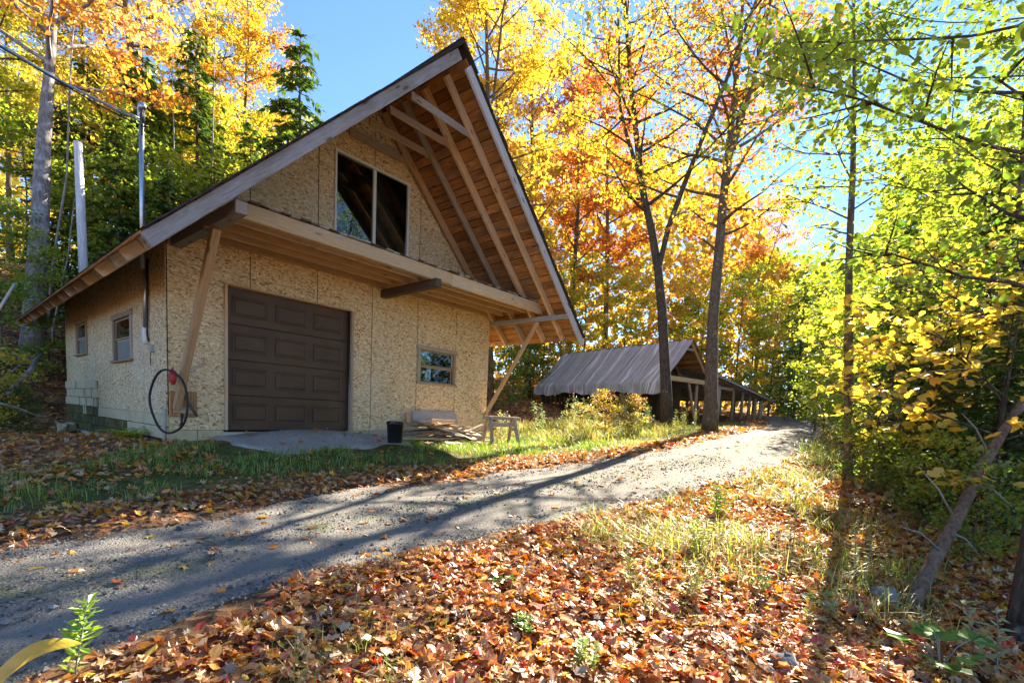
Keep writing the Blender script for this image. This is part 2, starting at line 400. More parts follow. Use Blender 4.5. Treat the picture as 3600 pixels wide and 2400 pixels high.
M['tarp'] = tarp_mat()
M['tin'] = plain("pale_sheet_roof", (.52, .55, .56), .3, .12, 3, .5, .3, .1)

# ------------------------------------------------------------------ terrain
FAR = [(-14, -4.6), (-6, -4.1), (-2.1, -3.8), (-1.1, -3.64), (.83, -3.3), (3.98, -3.76), (7.8, -4.62), (10.9, -4.73), (14.6, -4.62), (18.5, -4.4), (24, -3.4), (29, -2.3), (36, .2), (46, 5)]
NEAR = [(-14, -6.9), (-6, -6.4), (-1.84, -6.0), (-.65, -5.72), (1.27, -6.0), (4.4, -6.57), (7.4, -7.0), (10.1, -7.22), (12.9, -7.15), (18, -6.6), (24.3, -5.5), (30, -4.1), (37, -1.6), (47, 3)]
RZ = [(-14, -.85), (-2, -.73), (1, -.66), (4, -.5), (7.6, -.23), (10.5, -.02), (13.5, .16), (18.4, .36), (24.5, .66), (29, 1.0), (36, 1.25), (46, 1.5)]
def far_y(x): return np.interp(x, *zip(*FAR))
def near_y(x): return np.interp(x, *zip(*NEAR))
def road_z(x): return np.interp(x, *zip(*RZ))
CP = [(-2.44, -9.05, -1.0), (-6, -9.5, -1.05), (0, -7.6, -.88), (2, -8, -.83), (2.75, -9.2, -.93), (4.5, -8.6, -.68), (7.2, -8.3, -.33), (12, -9.2, .0), (18, -10, .3), (30, -12, .8),
      (5, -12, -.85), (0, -14, -1.3), (-8, -14, -1.3), (20, -20, .1), (-15, -9, -1.1), (45, -15, 1.2),
      (0, -.2, -.18), (.5, -.3, -.2), (1.9, -.5, -.06), (2.9, -.6, -.07), (4.2, -1.0, -.2), (5.4, -.6, -.27), (6.6, -.5, -.29), (7.5, -.2, -.3), (8, 3, -.15), (8.2, 7, .2),
      (2, -2, -.3), (0, -2, -.42), (5, -2.2, -.33), (8.5, -2.5, -.1), (0, 3.5, -.3), (0, 7.5, -.36), (-1.5, 4, -.37), (-2.5, 0, -.5), (-4, -2, -.68), (-2.5, 7, -.38), (-5, 4, -.4), (-7, 8, .2),
      (-1, 8.6, -.1), (2, 9.5, .4), (-.4, 10.75, 1.66), (-4, 10.5, 1.5), (3, 11, 1.6), (7, 11, 1.6), (-6, 14, 2.8), (2, 16, 3.8), (8, 16, 3.6), (14, 16, 3.0), (0, 25, 6.5), (12, 25, 5.6), (-12, 20, 4.5),
      (0, 42, 10), (20, 42, 8.5), (-20, 42, 9), (25, 12, 2.4), (26, 22, 4.2), (40, 12, 2.6), (46, 22, 4.2), (60, 0, 2.2), (60, -15, 1.5), (60, 25, 4),
      (15, -2.2, .25), (17.5, -.8, .3), (20, 3, .55), (18, 6.5, .9), (13, 3, .3), (10.5, -1.5, .05), (9.5, 2, .05), (22, -2.6, .5), (12, 8, 1.0)]
for x in (-10, -4, -2, 0, 2.5, 5, 8, 11, 14, 18, 23, 28, 34, 44):
    CP.append((x, float(far_y(x)), float(road_z(x)) + .02)); CP.append((x, float(near_y(x)), float(road_z(x)) - .05))
CP = np.array(CP)
def _k(r2): return .5 * r2 * np.log(r2 + 1e-9)
def _tps():
    X = CP[:, :2]; n = len(X); d2 = ((X[:, None] - X[None]) ** 2).sum(-1)
    A = np.zeros((n + 3, n + 3)); A[:n, :n] = _k(d2) + np.eye(n) * .6
    A[:n, n:] = np.c_[np.ones(n), X]; A[n:, :n] = A[:n, n:].T
    return np.linalg.solve(A, np.r_[CP[:, 2], 0, 0, 0])
_w = _tps()
def hz_smooth(x, y):
    x = np.asarray(x, float); y = np.asarray(y, float); sh = x.shape; p = np.c_[x.ravel(), y.ravel()]
    p[:, 0] = np.clip(p[:, 0], -22, 62); p[:, 1] = np.clip(p[:, 1], -22, 44)
    out = np.empty(len(p))
    for i in range(0, len(p), 20000):
        q = p[i:i + 20000]; d2 = ((q[:, None] - CP[None, :, :2]) ** 2).sum(-1)
        out[i:i + 20000] = _k(d2) @ _w[:-3] + _w[-3] + q @ _w[-2:]
    return out.reshape(sh)
def bumps(x, y):
    return .022 * np.sin(2.1 * x + 1.3 * np.sin(1.7 * y)) * np.sin(2.6 * y + .8) + .012 * np.sin(5.3 * x + 2 * y) * np.sin(4.7 * y - x) + .05 * np.sin(.7 * x + .4) * np.sin(.9 * y + 1.1)
def road_mask(x, y):
    """1 on the road, 0 off it, soft edge"""
    e = .12 * np.sin(1.9 * x) + .07 * np.sin(5.1 * x + 1)
    a = (far_y(x) + e - y) / .25; b = (y - (near_y(x) - .10 * np.sin(2.3 * x + 2))) / .25
    return np.clip(np.minimum(a, b) + .5, 0, 1)
def flat_mask(x, y):
    """near the garage the ground keeps smooth"""
    dx = np.maximum(np.maximum(-x, x - 7.32), 0); dy = np.maximum(np.maximum(-y, y - 8.3), 0)
    return np.clip((np.hypot(dx, dy) - .15) / .8, 0, 1)
_GX = np.concatenate([-14 - np.cumsum(np.linspace(.5, 9, 26))[::-1], np.arange(-14, 34, .22), 34 + np.cumsum(np.linspace(.4, 9, 30))])
_GY = np.concatenate([-13 - np.cumsum(np.linspace(.5, 9, 24))[::-1], np.arange(-13, 14, .22), 14 + np.cumsum(np.linspace(.4, 6, 40))])
def _height(x, y):
    rm = road_mask(x, y)
    z = hz_smooth(x, y) + bumps(x, y) * (1 - .85 * rm) * (.15 + .85 * flat_mask(x, y)) - .03 * rm
    far = np.maximum(np.hypot(x - 10, y - 5) - 55, 0)
    return z + .03 * far
_XX, _YY = np.meshgrid(_GX, _GY, indexing='ij'); _ZZ = _height(_XX, _YY)
def gz(x, y):
    """bilinear ground height"""
    x = np.asarray(x, float); y = np.asarray(y, float)
    i = np.clip(np.searchsorted(_GX, x) - 1, 0, len(_GX) - 2); j = np.clip(np.searchsorted(_GY, y) - 1, 0, len(_GY) - 2)
    a = (x - _GX[i]) / (_GX[i + 1] - _GX[i]); b = (y - _GY[j]) / (_GY[j + 1] - _GY[j])
    return (_ZZ[i, j] * (1 - a) * (1 - b) + _ZZ[i + 1, j] * a * (1 - b) + _ZZ[i, j + 1] * (1 - a) * b + _ZZ[i + 1, j + 1] * a * b)
def g1(x, y): return float(gz(np.array([x]), np.array([y]))[0])
def lawn(x, y):
    """how grassy the ground is: the strip between the garage and the road"""
    top = np.where(x < 7.5, -.35, np.where(x < 13, 1.5, -1.5)); fy = far_y(x)
    a = np.clip((y - fy - .55) / .6, 0, 1) * np.clip((top - y) / .5, 0, 1)
    return a * np.clip((x + 3.2) / 1.5, 0, 1) * np.clip((24 - x) / 4, 0, 1)
def _ground():
    nx, ny = _XX.shape; V = np.c_[_XX.ravel(), _YY.ravel(), _ZZ.ravel()]
    I = np.arange(nx * ny).reshape(nx, ny)
    Q = np.stack([I[:-1, :-1], I[1:, :-1], I[1:, 1:], I[:-1, 1:]], -1).reshape(-1, 4)
    # leave a hole under the garage so that the hillside never pokes into it
    c = V[Q].mean(1); Q = Q[~((c[:, 0] > .3) & (c[:, 0] < 7.0) & (c[:, 1] > .3) & (c[:, 1] < 8.0))]
    C = np.zeros((len(V), 3)); C[:, 0] = lawn(V[:, 0], V[:, 1])
    o = mesh_obj("ground", mesh_data("ground", V, Q, None, C, True), M['ground']); tag(o, "leaf-strewn forest ground sloping past the garage", kind="structure")
_ground()
def _road():
    xs = np.concatenate([np.arange(-14, 12, .2), np.arange(12, 46, .5)]); t = np.linspace(-.02, 1.02, 19)
    X = np.repeat(xs[:, None], len(t), 1); e = .10 * np.sin(1.9 * xs) + .06 * np.sin(5.1 * xs + 1) + .04 * np.sin(13 * xs)
    n = near_y(xs) - .09 * np.sin(2.3 * xs + 2) - .05 * np.sin(7 * xs); f = far_y(xs) + e
    Y = n[:, None] + (f - n)[:, None] * t[None]
    crown = .035 * (1 - (2 * t - 1) ** 2) - .025 * np.exp(-((t - .24) / .1) ** 2) - .025 * np.exp(-((t - .76) / .1) ** 2)
    edge = np.where((t <= 0) | (t >= 1), -.05, 0)
    Z = gz(X, Y) + .018 + crown[None] + edge[None]
    V = np.c_[X.ravel(), Y.ravel(), Z.ravel()]; I = np.arange(V.shape[0]).reshape(X.shape)
    Q = np.stack([I[:-1, :-1], I[1:, :-1], I[1:, 1:], I[:-1, 1:]], -1).reshape(-1, 4)
    C = np.zeros((len(V), 3)); C[:, 0] = np.repeat(np.exp(-((t - .5) / .17) ** 2)[None], len(xs), 0).ravel() + .15
    C[:, 1] = np.repeat((np.exp(-((t - .24) / .09) ** 2) + np.exp(-((t - .76) / .09) ** 2))[None], len(xs), 0).ravel()
    o = mesh_obj("gravel_road", mesh_data("gravel_road", V, Q, None, C, True), M['gravel']); tag(o, "grey gravel lane with mossy middle strip", kind="structure")
_road()
def road_surf(x, y):
    n = near_y(x); f = far_y(x); t = (y - n) / (f - n)
    return gz(x, y) + .018 + .035 * (1 - (2 * t - 1) ** 2) - .025 * np.exp(-((t - .24) / .1) ** 2) - .025 * np.exp(-((t - .76) / .1) ** 2)
def _apron():
    pts = []; nx, ny = 40, 20
    for i in range(nx + 1):
        for j in range(ny + 1):
            a = i / nx; b = j / ny
            x0 = .55 + .35 * b + .10 * math.sin(9 * b); x1 = 3.6 + .55 * b - .25 * b * b + .08 * math.sin(11 * b)
            x = x0 + (x1 - x0) * a; y = -.04 - b * (1.35 + .22 * math.sin(3 * a + .6) + .08 * math.sin(14 * a))
            z = max(g1(x, y) + .022, 0) if False else g1(x, y) + .03 + .05 * (1 - b) * math.exp(-((a - .45) / .5) ** 2)
            z = min(z, -.03) if b < .05 else z
            if i in (0, nx) or j == ny: z -= .06
            pts.append((x, y, z))
    I = np.arange(len(pts)).reshape(nx + 1, ny + 1)
    Q = np.stack([I[:-1, :-1], I[:-1, 1:], I[1:, 1:], I[1:, :-1]], -1).reshape(-1, 4)
    o = mesh_obj("gravel_apron", mesh_data("gravel_apron", pts, Q, None, None, True), M['apron']); tag(o, "small grey gravel ramp at the garage door", kind="structure")
_apron()

# ------------------------------------------------------------------ garage
W, L = 7.32, 8.3
RX, RZB, SL = 3.65, 6.50, 0.985            # ridge x, underside of rafters at the ridge, slope
def under(x): return RZB - abs(x - RX) * SL
YF, YB = -2.5, 8.5
garage = thing("garage", "tall two-storey garage of bare wafer board with deep timber gable overhang and brown roll-up door", "garage", (0, 0, 0))
# --- foundation
core = MB()
V, Q, T = box_geo(W - .06, L - .06, .62, 0, center=(W / 2, L / 2, -.34)); core.add(V, Q, T)
V, Q, T = box_geo(.2, 3.3, .62, 0, center=(.13, 6.6, .30)); core.add(V, Q, T)
foundation = core.build("foundation", M['concrete'], garage)
tag(foundation, "pale painted concrete block base")
def block(name, c, lx, ly, lz, mat, rot=0, lab=None):
    V, Q, T = box_geo(lx, ly, lz, .006, .002)
    o = mesh_obj(name, mesh_data(name, V, Q, T), mat, foundation, Matrix.Translation(Vector(c)) @ Matrix.Rotation(rot, 4, 'Z'))
    return o
for k in range(19):                               # front course (two rows), broken by the door opening
    x = .2 + k * .39
    if .75 < x < 3.2 or x + .19 > W: continue
    block("block", (x, .02, -.09), .382, .10, .19, M['block'])
    block("block", (x - (.19 if k else 0), .03, -.29), .382, .10, .19, M['blockdark'] if k < 2 and k % 2 == 0 else M['blockmoss'] if k < 3 else M['block'])
for k in range(21):                               # side courses
    y = .2 + k * .39
    if y > L - .1: break
    block("block", (.02, y, .15), .10, .382, .19, M['block']) if y < 4.7 else None
    block("block", (.025, y, -.05), .10, .382, .19, M['block'] if y < 2.2 else M['blockmoss'])
    block("block", (.03, y - .19, -.25), .10, .382, .19, M['blockmoss'] if y > 1.6 else M['blockdark'])
holes = {(2, 1), (2, 3), (3, 5), (1, 0), (1, 2), (1, 4), (0, 3)}
for r in range(4):                                # exposed taller stretch at the back, with open and broken cores
    for k in range(9):
        y = 4.86 + k * .395 + (.19 if r % 2 else 0)
        if y > L + .05: continue
        z = .0 + r * .198 - .05 + .2
        if (r, k) in holes:
            block("block", (.05, y, z), .08, .17, .15, M['blockdark'])  # dark insert paints the shade inside an open core
            block("block", (.012, y + .13, z), .10, .10, .188, M['block']); block("block", (.012, y - .13, z), .10, .10, .188, M['block'])
        else: block("block", (.012, y, z), .10, .385, .188, M['block'] if r > 0 else M['blockmoss'])
V, Q, T = box_geo(2.5, .34, .14, .012, .004)
mesh_obj("door_sill", mesh_data("door_sill", V, Q, T), M['concrete'], foundation, Matrix.Translation((1.99, .08, -.09)))
# --- wafer board sheets: rectangles in wall coordinates minus openings
DOOR = (.82, 3.16, 0.0, 2.43)
PATIO = (2.76, 4.54, 3.28, 5.42)
FWIN = (4.90, 6.10, 1.12, 2.0)
SW1 = (1.88, 3.24, 1.15, 2.06); SW2 = (5.62, 6.86, 1.42, 2.26)
def sub_rects(r, holes):
    rects = [r]
    for h in holes:
        nxt = []
        for (a, b, c, d) in rects:
            if h[0] >= b or h[1] <= a or h[2] >= d or h[3] <= c: nxt.append((a, b, c, d)); continue
            if h[2] > c: nxt.append((a, b, c, h[2]))
            if h[3] < d: nxt.append((a, b, h[3], d))
            lo, hi = max(c, h[2]), min(d, h[3])
            if h[0] > a: nxt.append((a, h[0], lo, hi))
            if h[1] < b: nxt.append((h[1], b, lo, hi))
        rects = nxt
    return rects
def sheet(r, holes, Mx, clip=None, off=0.0):
    """one board: local X across, local Y up, local Z out of the wall"""
    mb = MB(); cx_, cy_ = (r[0] + r[1]) / 2, (r[2] + r[3]) / 2; th = .012
    for (a, b, c, d) in sub_rects(r, holes):
        poly = [(a, c), (b, c), (b, d), (a, d)]
        if clip is not None:
            xs = sorted(set([a, b] + ([RX] if a < RX < b else [])))
            # cut the top by the roof line
            poly = [(a, c), (b, c)]
            top = [(x, min(d, clip(x))) for x in reversed(xs)]
            # add the points where the roof line crosses the sheet top
            ext = []
            for (x0, z0), (x1, z1) in zip(top[:-1], top[1:]):
                ext.append((x0, z0)); f0, f1 = clip(x0) - d, clip(x1) - d
                if f0 * f1 < 0: t = f0 / (f0 - f1); ext.append((x0 + (x1 - x0) * t, d))
            ext.append(top[-1]); ext = [p for p in ext if p[1] > c + 1e-3]
            poly += ext
            if len(poly) < 3: continue
            if clip(a) <= c or clip(b) <= c:
                poly = [p for p in poly if clip(p[0]) > c - 1e-6 or p[1] > c]
                if clip(a) <= c: xa = RX - (RZB + ROOF_OFF - c) / SL; poly = [(xa, c)] + [p for p in poly if p[0] > xa]
                if clip(b) <= c:
                    xb = RX + (RZB + ROOF_OFF - c) / SL; poly = [p for p in poly if p[0] < xb]; poly.insert(1, (xb, c))
        n = len(poly)
        P = np.array([(x - cx_, z - cy_, th) for x, z in poly] + [(x - cx_, z - cy_, 0) for x, z in poly])
        T = [[0, i, i + 1] for i in range(1, n - 1)] + [[n, n + i + 1, n + i] for i in range(1, n - 1)]
        Q = [[i, n + i, n + (i + 1) % n, (i + 1) % n] for i in range(n)]
        mb.add(P, Q, T)
    if not mb.V: return
    o = mb.build("wafer_board", M['osb'], garage, Mx @ Matrix.Translation((cx_, cy_, off)))
    return o
ROOF_OFF = .26
FW = Matrix(((1, 0, 0, 0), (0, 0, -1, 0), (0, 1, 0, 0), (0, 0, 0, 1)))          # front wall: X->x, Y->z, Z->-y
SWm = Matrix(((0, 0, -1, 0), (-1, 0, 0, 0), (0, 1, 0, 0), (0, 0, 0, 1)))        # left wall: local X-> -y, Z-> -x
RWm = Matrix(((0, 0, 1, W), (1, 0, 0, 0), (0, 1, 0, 0), (0, 0, 0, 1)))
BWm = Matrix(((-1, 0, 0, W), (0, 0, 1, L), (0, 1, 0, 0), (0, 0, 0, 1)))
P6 = W / 6; gp = .008
clipf = lambda x: under(x) + ROOF_OFF
for k in range(6):
    a, b = k * P6 + gp, (k + 1) * P6 - gp
    z0 = .012 if k > 0 else .012
    sheet((a, b, z0, 2.62), [DOOR, FWIN], FW, clipf, rnd.uniform(0, .003))
    sheet((a, b, 2.625, 5.0), [PATIO], FW, clipf, rnd.uniform(0, .003))
    sheet((a, b, 5.005, 6.9), [PATIO], FW, clipf, rnd.uniform(0, .003))
for k in range(7):
    y0, y1 = k * 1.22, min((k + 1) * 1.22, L)
    lowz = .25 if y1 <= 4.9 else .82
    if y0 < 4.7 < y1:
        sheet((-y1 + gp, -4.72, .82, 2.9), [(-SW1[1], -SW1[0], SW1[2], SW1[3]), (-SW2[1], -SW2[0], SW2[2], SW2[3])], SWm)
        sheet((-4.715, -y0 - gp, .25, 2.9), [(-SW1[1], -SW1[0], SW1[2], SW1[3])], SWm)
    else:
        sheet((-y1 + gp, -y0 - gp, lowz, 2.9), [(-SW1[1], -SW1[0], SW1[2], SW1[3]), (-SW2[1], -SW2[0], SW2[2], SW2[3])], SWm, None, rnd.uniform(0, .003))
    sheet((y0 + gp, y1 - gp, .0, 2.9), [], RWm)
    if k < 6: sheet((k * P6 + gp, (k + 1) * P6 - gp, .0, 2.6), [], BWm); sheet((k * P6 + gp, (k + 1) * P6 - gp, 2.605, 6.9), [], BWm, clipf)
# added unseen dark backing behind the sheets (backs up the joints, blocks daylight)
mb = MB()
def inner(a, b, c, d, e, f): V, Q, T = box_geo(b - a, d - c, f - e, 0, center=((a + b) / 2, (c + d) / 2, (e + f) / 2)); mb.add(V, Q, T)
for (a, b, c, d) in sub_rects((.03, W - .03, 0, 2.8), [DOOR, FWIN]): inner(a, b, .002, .09, c, d)
for (a, b, c, d) in sub_rects((.75, W - .75, 2.85, 3.6), [PATIO]): inner(a, b, .002, .09, c, d)
for (a, b, c, d) in sub_rects((1.6, W - 1.6, 3.6, 4.5), [PATIO]): inner(a, b, .002, .09, c, d)
for (a, b, c, d) in sub_rects((2.5, W - 2.5, 4.5, 5.45), [PATIO]): inner(a, b, .002, .09, c, d)
inner(3.2, 4.1, .002, .09, 5.45, 6.1)
for (a, b, c, d) in sub_rects((.09, L - .09, .25, 2.8), [SW1, SW2]): inner(.002, .09, a, b, c, d)
inner(W - .09, W - .002, .09, L - .09, 0, 2.8); inner(.09, W - .09, L - .09, L - .002, 0, 2.8)
inner(.1, W - .1, .1, L - .1, 2.82, 2.86); inner(.9, W - .9, L - .09, L - .002, 2.9, 3.7); inner(2.0, W - 2.0, L - .09, L - .002, 3.7, 4.9)
mb.build("light_block_backing", M['dark'], garage)
# --- garage door
gdoor = MB(); V, Q, T = box_geo(DOOR[1] - DOOR[0] + .1, .02, DOOR[3] + .1, 0, center=((DOOR[0] + DOOR[1]) / 2, .14, DOOR[3] / 2)); gdoor.add(V, Q, T)
garage_door = gdoor.build("garage_door", M['dark'], garage); tag(garage_door, "dark brown sectional garage door with raised panels")
SH = (DOOR[3] - .01) / 4
def door_section(k):
    wd = DOOR[1] - DOOR[0] - .02; hh = SH - .006; mb = MB()
    xs = [-wd / 2]; pw = .60; gap = (wd - 3 * pw) / 4
    cells = []
    V, Q, T = box_geo(wd, hh, .03, .006, center=(0, 0, -.016)); mb.add(V, Q, T)
    for c in range(3):
        x0 = -wd / 2 + gap + c * (pw + gap); x1 = x0 + pw; y0, y1 = -.165, .165
        # embossed rectangle: a shallow moat and a raised field
        rings = [(0, .0005), (.018, -.009), (.034, -.009), (.055, .006)]
        P = []
        for ins, z in rings: P += [(x0 + ins, y0 + ins, z), (x1 - ins, y0 + ins, z), (x1 - ins, y1 - ins, z), (x0 + ins, y1 - ins, z)]
        P = np.array(P); Qs = []
        for r in range(3):
            for i in range(4): Qs.append([r * 4 + i, r * 4 + (i + 1) % 4, r * 4 + 4 + (i + 1) % 4, r * 4 + 4 + i])
        Qs.append([12, 13, 14, 15]); P[:, 2] += .0105; mb.add(P, Qs)
    o = mb.build("door_section", M['door'], garage_door, FW @ Matrix.Translation(((DOOR[0] + DOOR[1]) / 2, .005 + SH * (k + .5), -.085)))
for k in range(4): door_section(k)
# jambs and header
board("door_jamb", (DOOR[0] - .0, -.0, 0.01), (DOOR[0] - .0, 0.0, DOOR[3]), .03, .16, M['fresh'], garage, (0, 1, 0))
board("door_jamb", (DOOR[1] + .03, .03, 0.01), (DOOR[1] + .03, .03, DOOR[3]), .06, .17, M['frame'], garage, (0, 1, 0))
board("door_header", (DOOR[0], .03, DOOR[3] + .012), (DOOR[1], .03, DOOR[3] + .012), .15, .03, M['fresh'], garage)
board("weather_strip", (DOOR[1] - .01, .05, 0.01), (DOOR[1] - .01, .05, DOOR[3]), .012, .05, M['rubber'], garage, (0, 1, 0))
# --- windows
def pane(parent, c, lx, lz, Mx, mat='glass', name="pane"):
    V = [(-lx / 2, -lz / 2, 0), (lx / 2, -lz / 2, 0), (lx / 2, lz / 2, 0), (-lx / 2, lz / 2, 0)]
    V, Q, T = box_geo(lx, lz, .005, .0005)
    return mesh_obj(name, mesh_data(name, V, Q, T), M[mat], parent, Mx @ Matrix.Translation(Vector(c)))
def wbar(parent, name, a, b, Mx, w, d, zc, mat):
    """bar in wall coordinates (x,z) pairs; w across, d deep, centred zc out of the wall"""
    p = Mx @ Vector((a[0], a[1], zc)); q = Mx @ Vector((b[0], b[1], zc)); up = (Mx.to_3x3() @ Vector((0, 0, 1)))
    return board(name, p, q, w, d, M[mat], parent, tuple(up), .004, .001)
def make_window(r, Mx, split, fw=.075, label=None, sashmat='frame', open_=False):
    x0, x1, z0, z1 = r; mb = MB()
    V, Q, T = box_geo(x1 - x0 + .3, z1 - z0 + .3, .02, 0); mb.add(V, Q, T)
    win = mb.build("window", M['dark'], garage, Mx @ Matrix.Translation(((x0 + x1) / 2, (z0 + z1) / 2, -.35)))  # dark sheet behind the panes, room shade painted in
    if label: win["label"] = label
    h = fw / 2
    wbar(win, "frame", (x0 - h, z1 - h), (x1 + h, z1 - h), Mx, fw, .055, .018, 'frame')
    wbar(win, "frame", (x0 + h, z0), (x0 + h, z1 - fw), Mx, fw, .05, .016, 'frame')
    wbar(win, "frame", (x1 - h, z0), (x1 - h, z1 - fw), Mx, fw, .05, .016, 'frame')
    wbar(win, "sill", (x0 - .03, z0 + .015), (x1 + .03, z0 + .015), Mx, .04, .10, .03, 'frame')
    i0, i1, j0, j1 = x0 + fw + .003, x1 - fw - .003, z0 + .04, z1 - fw - .003; zm = j0 + (j1 - j0) * split; s = .035
    for a, b, zz in ((j0, zm, -.03), (zm, j1, -.012)):
        for p, q in (((i0, a + s / 2), (i1, a + s / 2)), ((i0, b - s / 2), (i1, b - s / 2)), ((i0 + s / 2, a + s), (i0 + s / 2, b - s)), ((i1 - s / 2, a + s), (i1 - s / 2, b - s))):
            wbar(win, "sash", p, q, Mx, s, .03, zz, sashmat)
        pane(win, ((i0 + i1) / 2, (a + b) / 2, zz - .004), i1 - i0 - .05, b - a - .05, Mx)
    return win
make_window(FWIN, FW, .5, .085, "wide front window of two stacked sashes in weathered boards", 'frame')
w1 = make_window((-SW1[1], -SW1[0], SW1[2], SW1[3]), SWm, .5, .10, "side window nearer the front corner", 'frame')
w2 = make_window((-SW2[1], -SW2[0], SW2[2], SW2[3]), SWm, .5, .10, "side window nearer the hillside", 'frame')
for w_, r in ((w1, SW1), (w2, SW2)):
    pane(w_, (-(r[0] + r[1]) / 2, r[2] + .26, -.022), r[1] - r[0] - .3, .36, SWm, 'screen', "insect_screen")
# sliding glass door of the loft
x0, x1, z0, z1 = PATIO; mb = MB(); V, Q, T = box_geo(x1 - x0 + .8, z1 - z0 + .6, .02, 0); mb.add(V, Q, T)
pd = mb.build("sliding_door", M['dark'], garage, FW @ Matrix.Translation(((x0 + x1) / 2, (z0 + z1) / 2, -.7))); tag(pd, "sliding glass loft door with thin white frame")  # blackened backing sheet paints the loft's indoor shade
xm = (x0 + x1) / 2 + .02
for nme, a, b in (("frame", (x0, z1 - .022), (x1, z1 - .022)), ("frame", (x0 + .022, z0), (x0 + .022, z1 - .044)), ("frame", (x1 - .022, z0), (x1 - .022, z1 - .044)), ("frame", (x0, z0 + .02), (x1, z0 + .02))):
    wbar(pd, nme, a, b, FW, .044, .07, .006, 'white')
wbar(pd, "mullion", (xm, z0 + .04), (xm, z1 - .045), FW, .07, .05, -.012, 'white')
pane(pd, ((x0 + xm) / 2, (z0 + z1) / 2, -.02), xm - x0 - .1, z1 - z0 - .1, FW)
pane(pd, ((x1 + xm) / 2, (z0 + z1) / 2, -.004), x1 - xm - .1, z1 - z0 - .1, FW)
pane(pd, ((x1 + xm) / 2, (z0 + z1) / 2, -.03), x1 - xm - .11, z1 - z0 - .1, FW, 'screen', "insect_screen")
# --- loft deck: beam, joists, boards, outriggers, braces
YBM = -1.66
board("beam", (.16, YBM, 3.115), (4.35, YBM, 3.115), .075, .225, M['beam'], garage, jit=.006)
board("beam", (4.352, YBM, 3.112), (7.45, YBM, 3.108), .075, .235, M['beam'], garage, jit=.006)
for y in (-1.26, -.86, -.46): board("joist", (.02, y, 3.135), (7.28, y, 3.135), .045, .18, M['fresh'], garage)
board("joist", (.02, -.045, 3.135), (7.28, -.045, 3.135), .045, .18, M['fresh'], garage)
x = .2; k = 0
while x < 7.30:
    w_ = rnd.uniform(.12, .165); y1 = YBM - .06 + rnd.uniform(-.035, .02)
    board("deck_board", (x + w_ / 2, y1, 3.246 + rnd.uniform(0, .006)), (x + w_ / 2, -.02, 3.246), w_ - .008, .026, M['darkwood'] if rnd.random() < .5 else M['grey'], garage, jit=.004)
    x += w_
board("outrigger", (.13, .02, 2.90), (.13, -2.46, 2.87), .15, .15, M['grey'], garage)
board("outrigger", (3.93, .0, 2.93), (3.93, -1.78, 2.94), .14, .16, M['darkwood'], garage)
board("outrigger", (7.34, .05, 2.875), (7.34, -2.47, 2.86), .085, .11, M['grey'], garage)
board("brace", (.10, -.05, .34), (.14, -1.60, 2.80), .10, .105, M['fresh'], garage, (1, 0, 0), .008)
board("brace", (7.24, -.05, .46), (7.33, -1.62, 2.80), .085, .085, M['fresh'], garage, (1, 0, 0), .008)
board("brace_cleat", (.06, -.03, .33), (.36, -.03, .31), .05, .10, M['pale'], garage)
for k in range(3): board("shim", (.02 + .03 * k, -1.50, 2.800 + .010 * k), (.26 - .02 * k, -1.66, 2.800 + .010 * k), .05, .01, M['fresh'], garage)
# --- roof
rm_ = MB(); TH = .035
EL, ER = -.80, 7.93
def slope_strip(side, s0, s1, lift, thick, ya, yb, wav=0.0, ny=28):
    """strip of roofing between slope distances s0,s1 (horizontal) from the ridge"""
    sg = -1 if side == 'l' else 1; P = []; nrm = np.array([sg * SL, 0, 1]) / math.hypot(SL, 1)
    for t in (0, 1):
        for yy in np.linspace(ya, yb, ny):
            for s in (s0, s1):
                s_ = s + (wav * math.sin(yy * 7 + s * 31) + wav * rnd.uniform(-1, 1) if s == s1 else 0)
                base = np.array([RX + sg * s_, yy, RZB - s_ * SL + .215 + .03])
                P.append(base + nrm * (lift + (thick if t else 0)))
    I = np.arange(len(P)).reshape(2, ny, 2); Q = []
    for j in range(ny - 1):
        Q += [[I[1, j, 0], I[1, j + 1, 0], I[1, j + 1, 1], I[1, j, 1]], [I[0, j, 0], I[0, j, 1], I[0, j + 1, 1], I[0, j + 1, 0]],
              [I[0, j, 1], I[1, j, 1], I[1, j + 1, 1], I[0, j + 1, 1]], [I[0, j, 0], I[0, j + 1, 0], I[1, j + 1, 0], I[1, j, 0]]]
    for j in (0, ny - 1): Q.append([I[0, j, 0], I[1, j, 0], I[1, j, 1], I[0, j, 1]])
    return np.array(P), Q
for side, e in (('l', RX - EL + .03), ('r', ER - RX + .03)):
    n = 30
    for k in range(n):
        s0 = e * k / n; s1 = e * (k + 1) / n + .05
        P, Q = slope_strip(side, max(0, s0 - .01), s1, .002 + .004 * (k % 2), .014 + .003 * rnd.random(), YF - .07 + rnd.uniform(-.02, .02), YB + .05, .012)
        rm_.add(P, Q)
P, Q = slope_strip('l', -.06, .16, .022, .02, YF - .06, YB, 0, 10); rm_.add(P, Q)
P, Q = slope_strip('r', -.06, .16, .026, .02, YF - .06, YB, 0, 10); rm_.add(P, Q)
roof = rm_.build("roof", M['shingle'], garage); tag(roof, "steep dark shingled roof with ragged edges")
def on_slope(s, sg, y, up=0.0):
    n = np.array([sg * SL, 0, 1]) / math.hypot(SL, 1)
    return np.array([RX + sg * s, y, RZB - s * SL]) + n * up
RAFT = [-1.99, -1.40, -.78, -.13] + [.5 + .61 * k for k in range(13)]
RD = .215 / math.hypot(SL, 1)      # rafter depth square to the slope
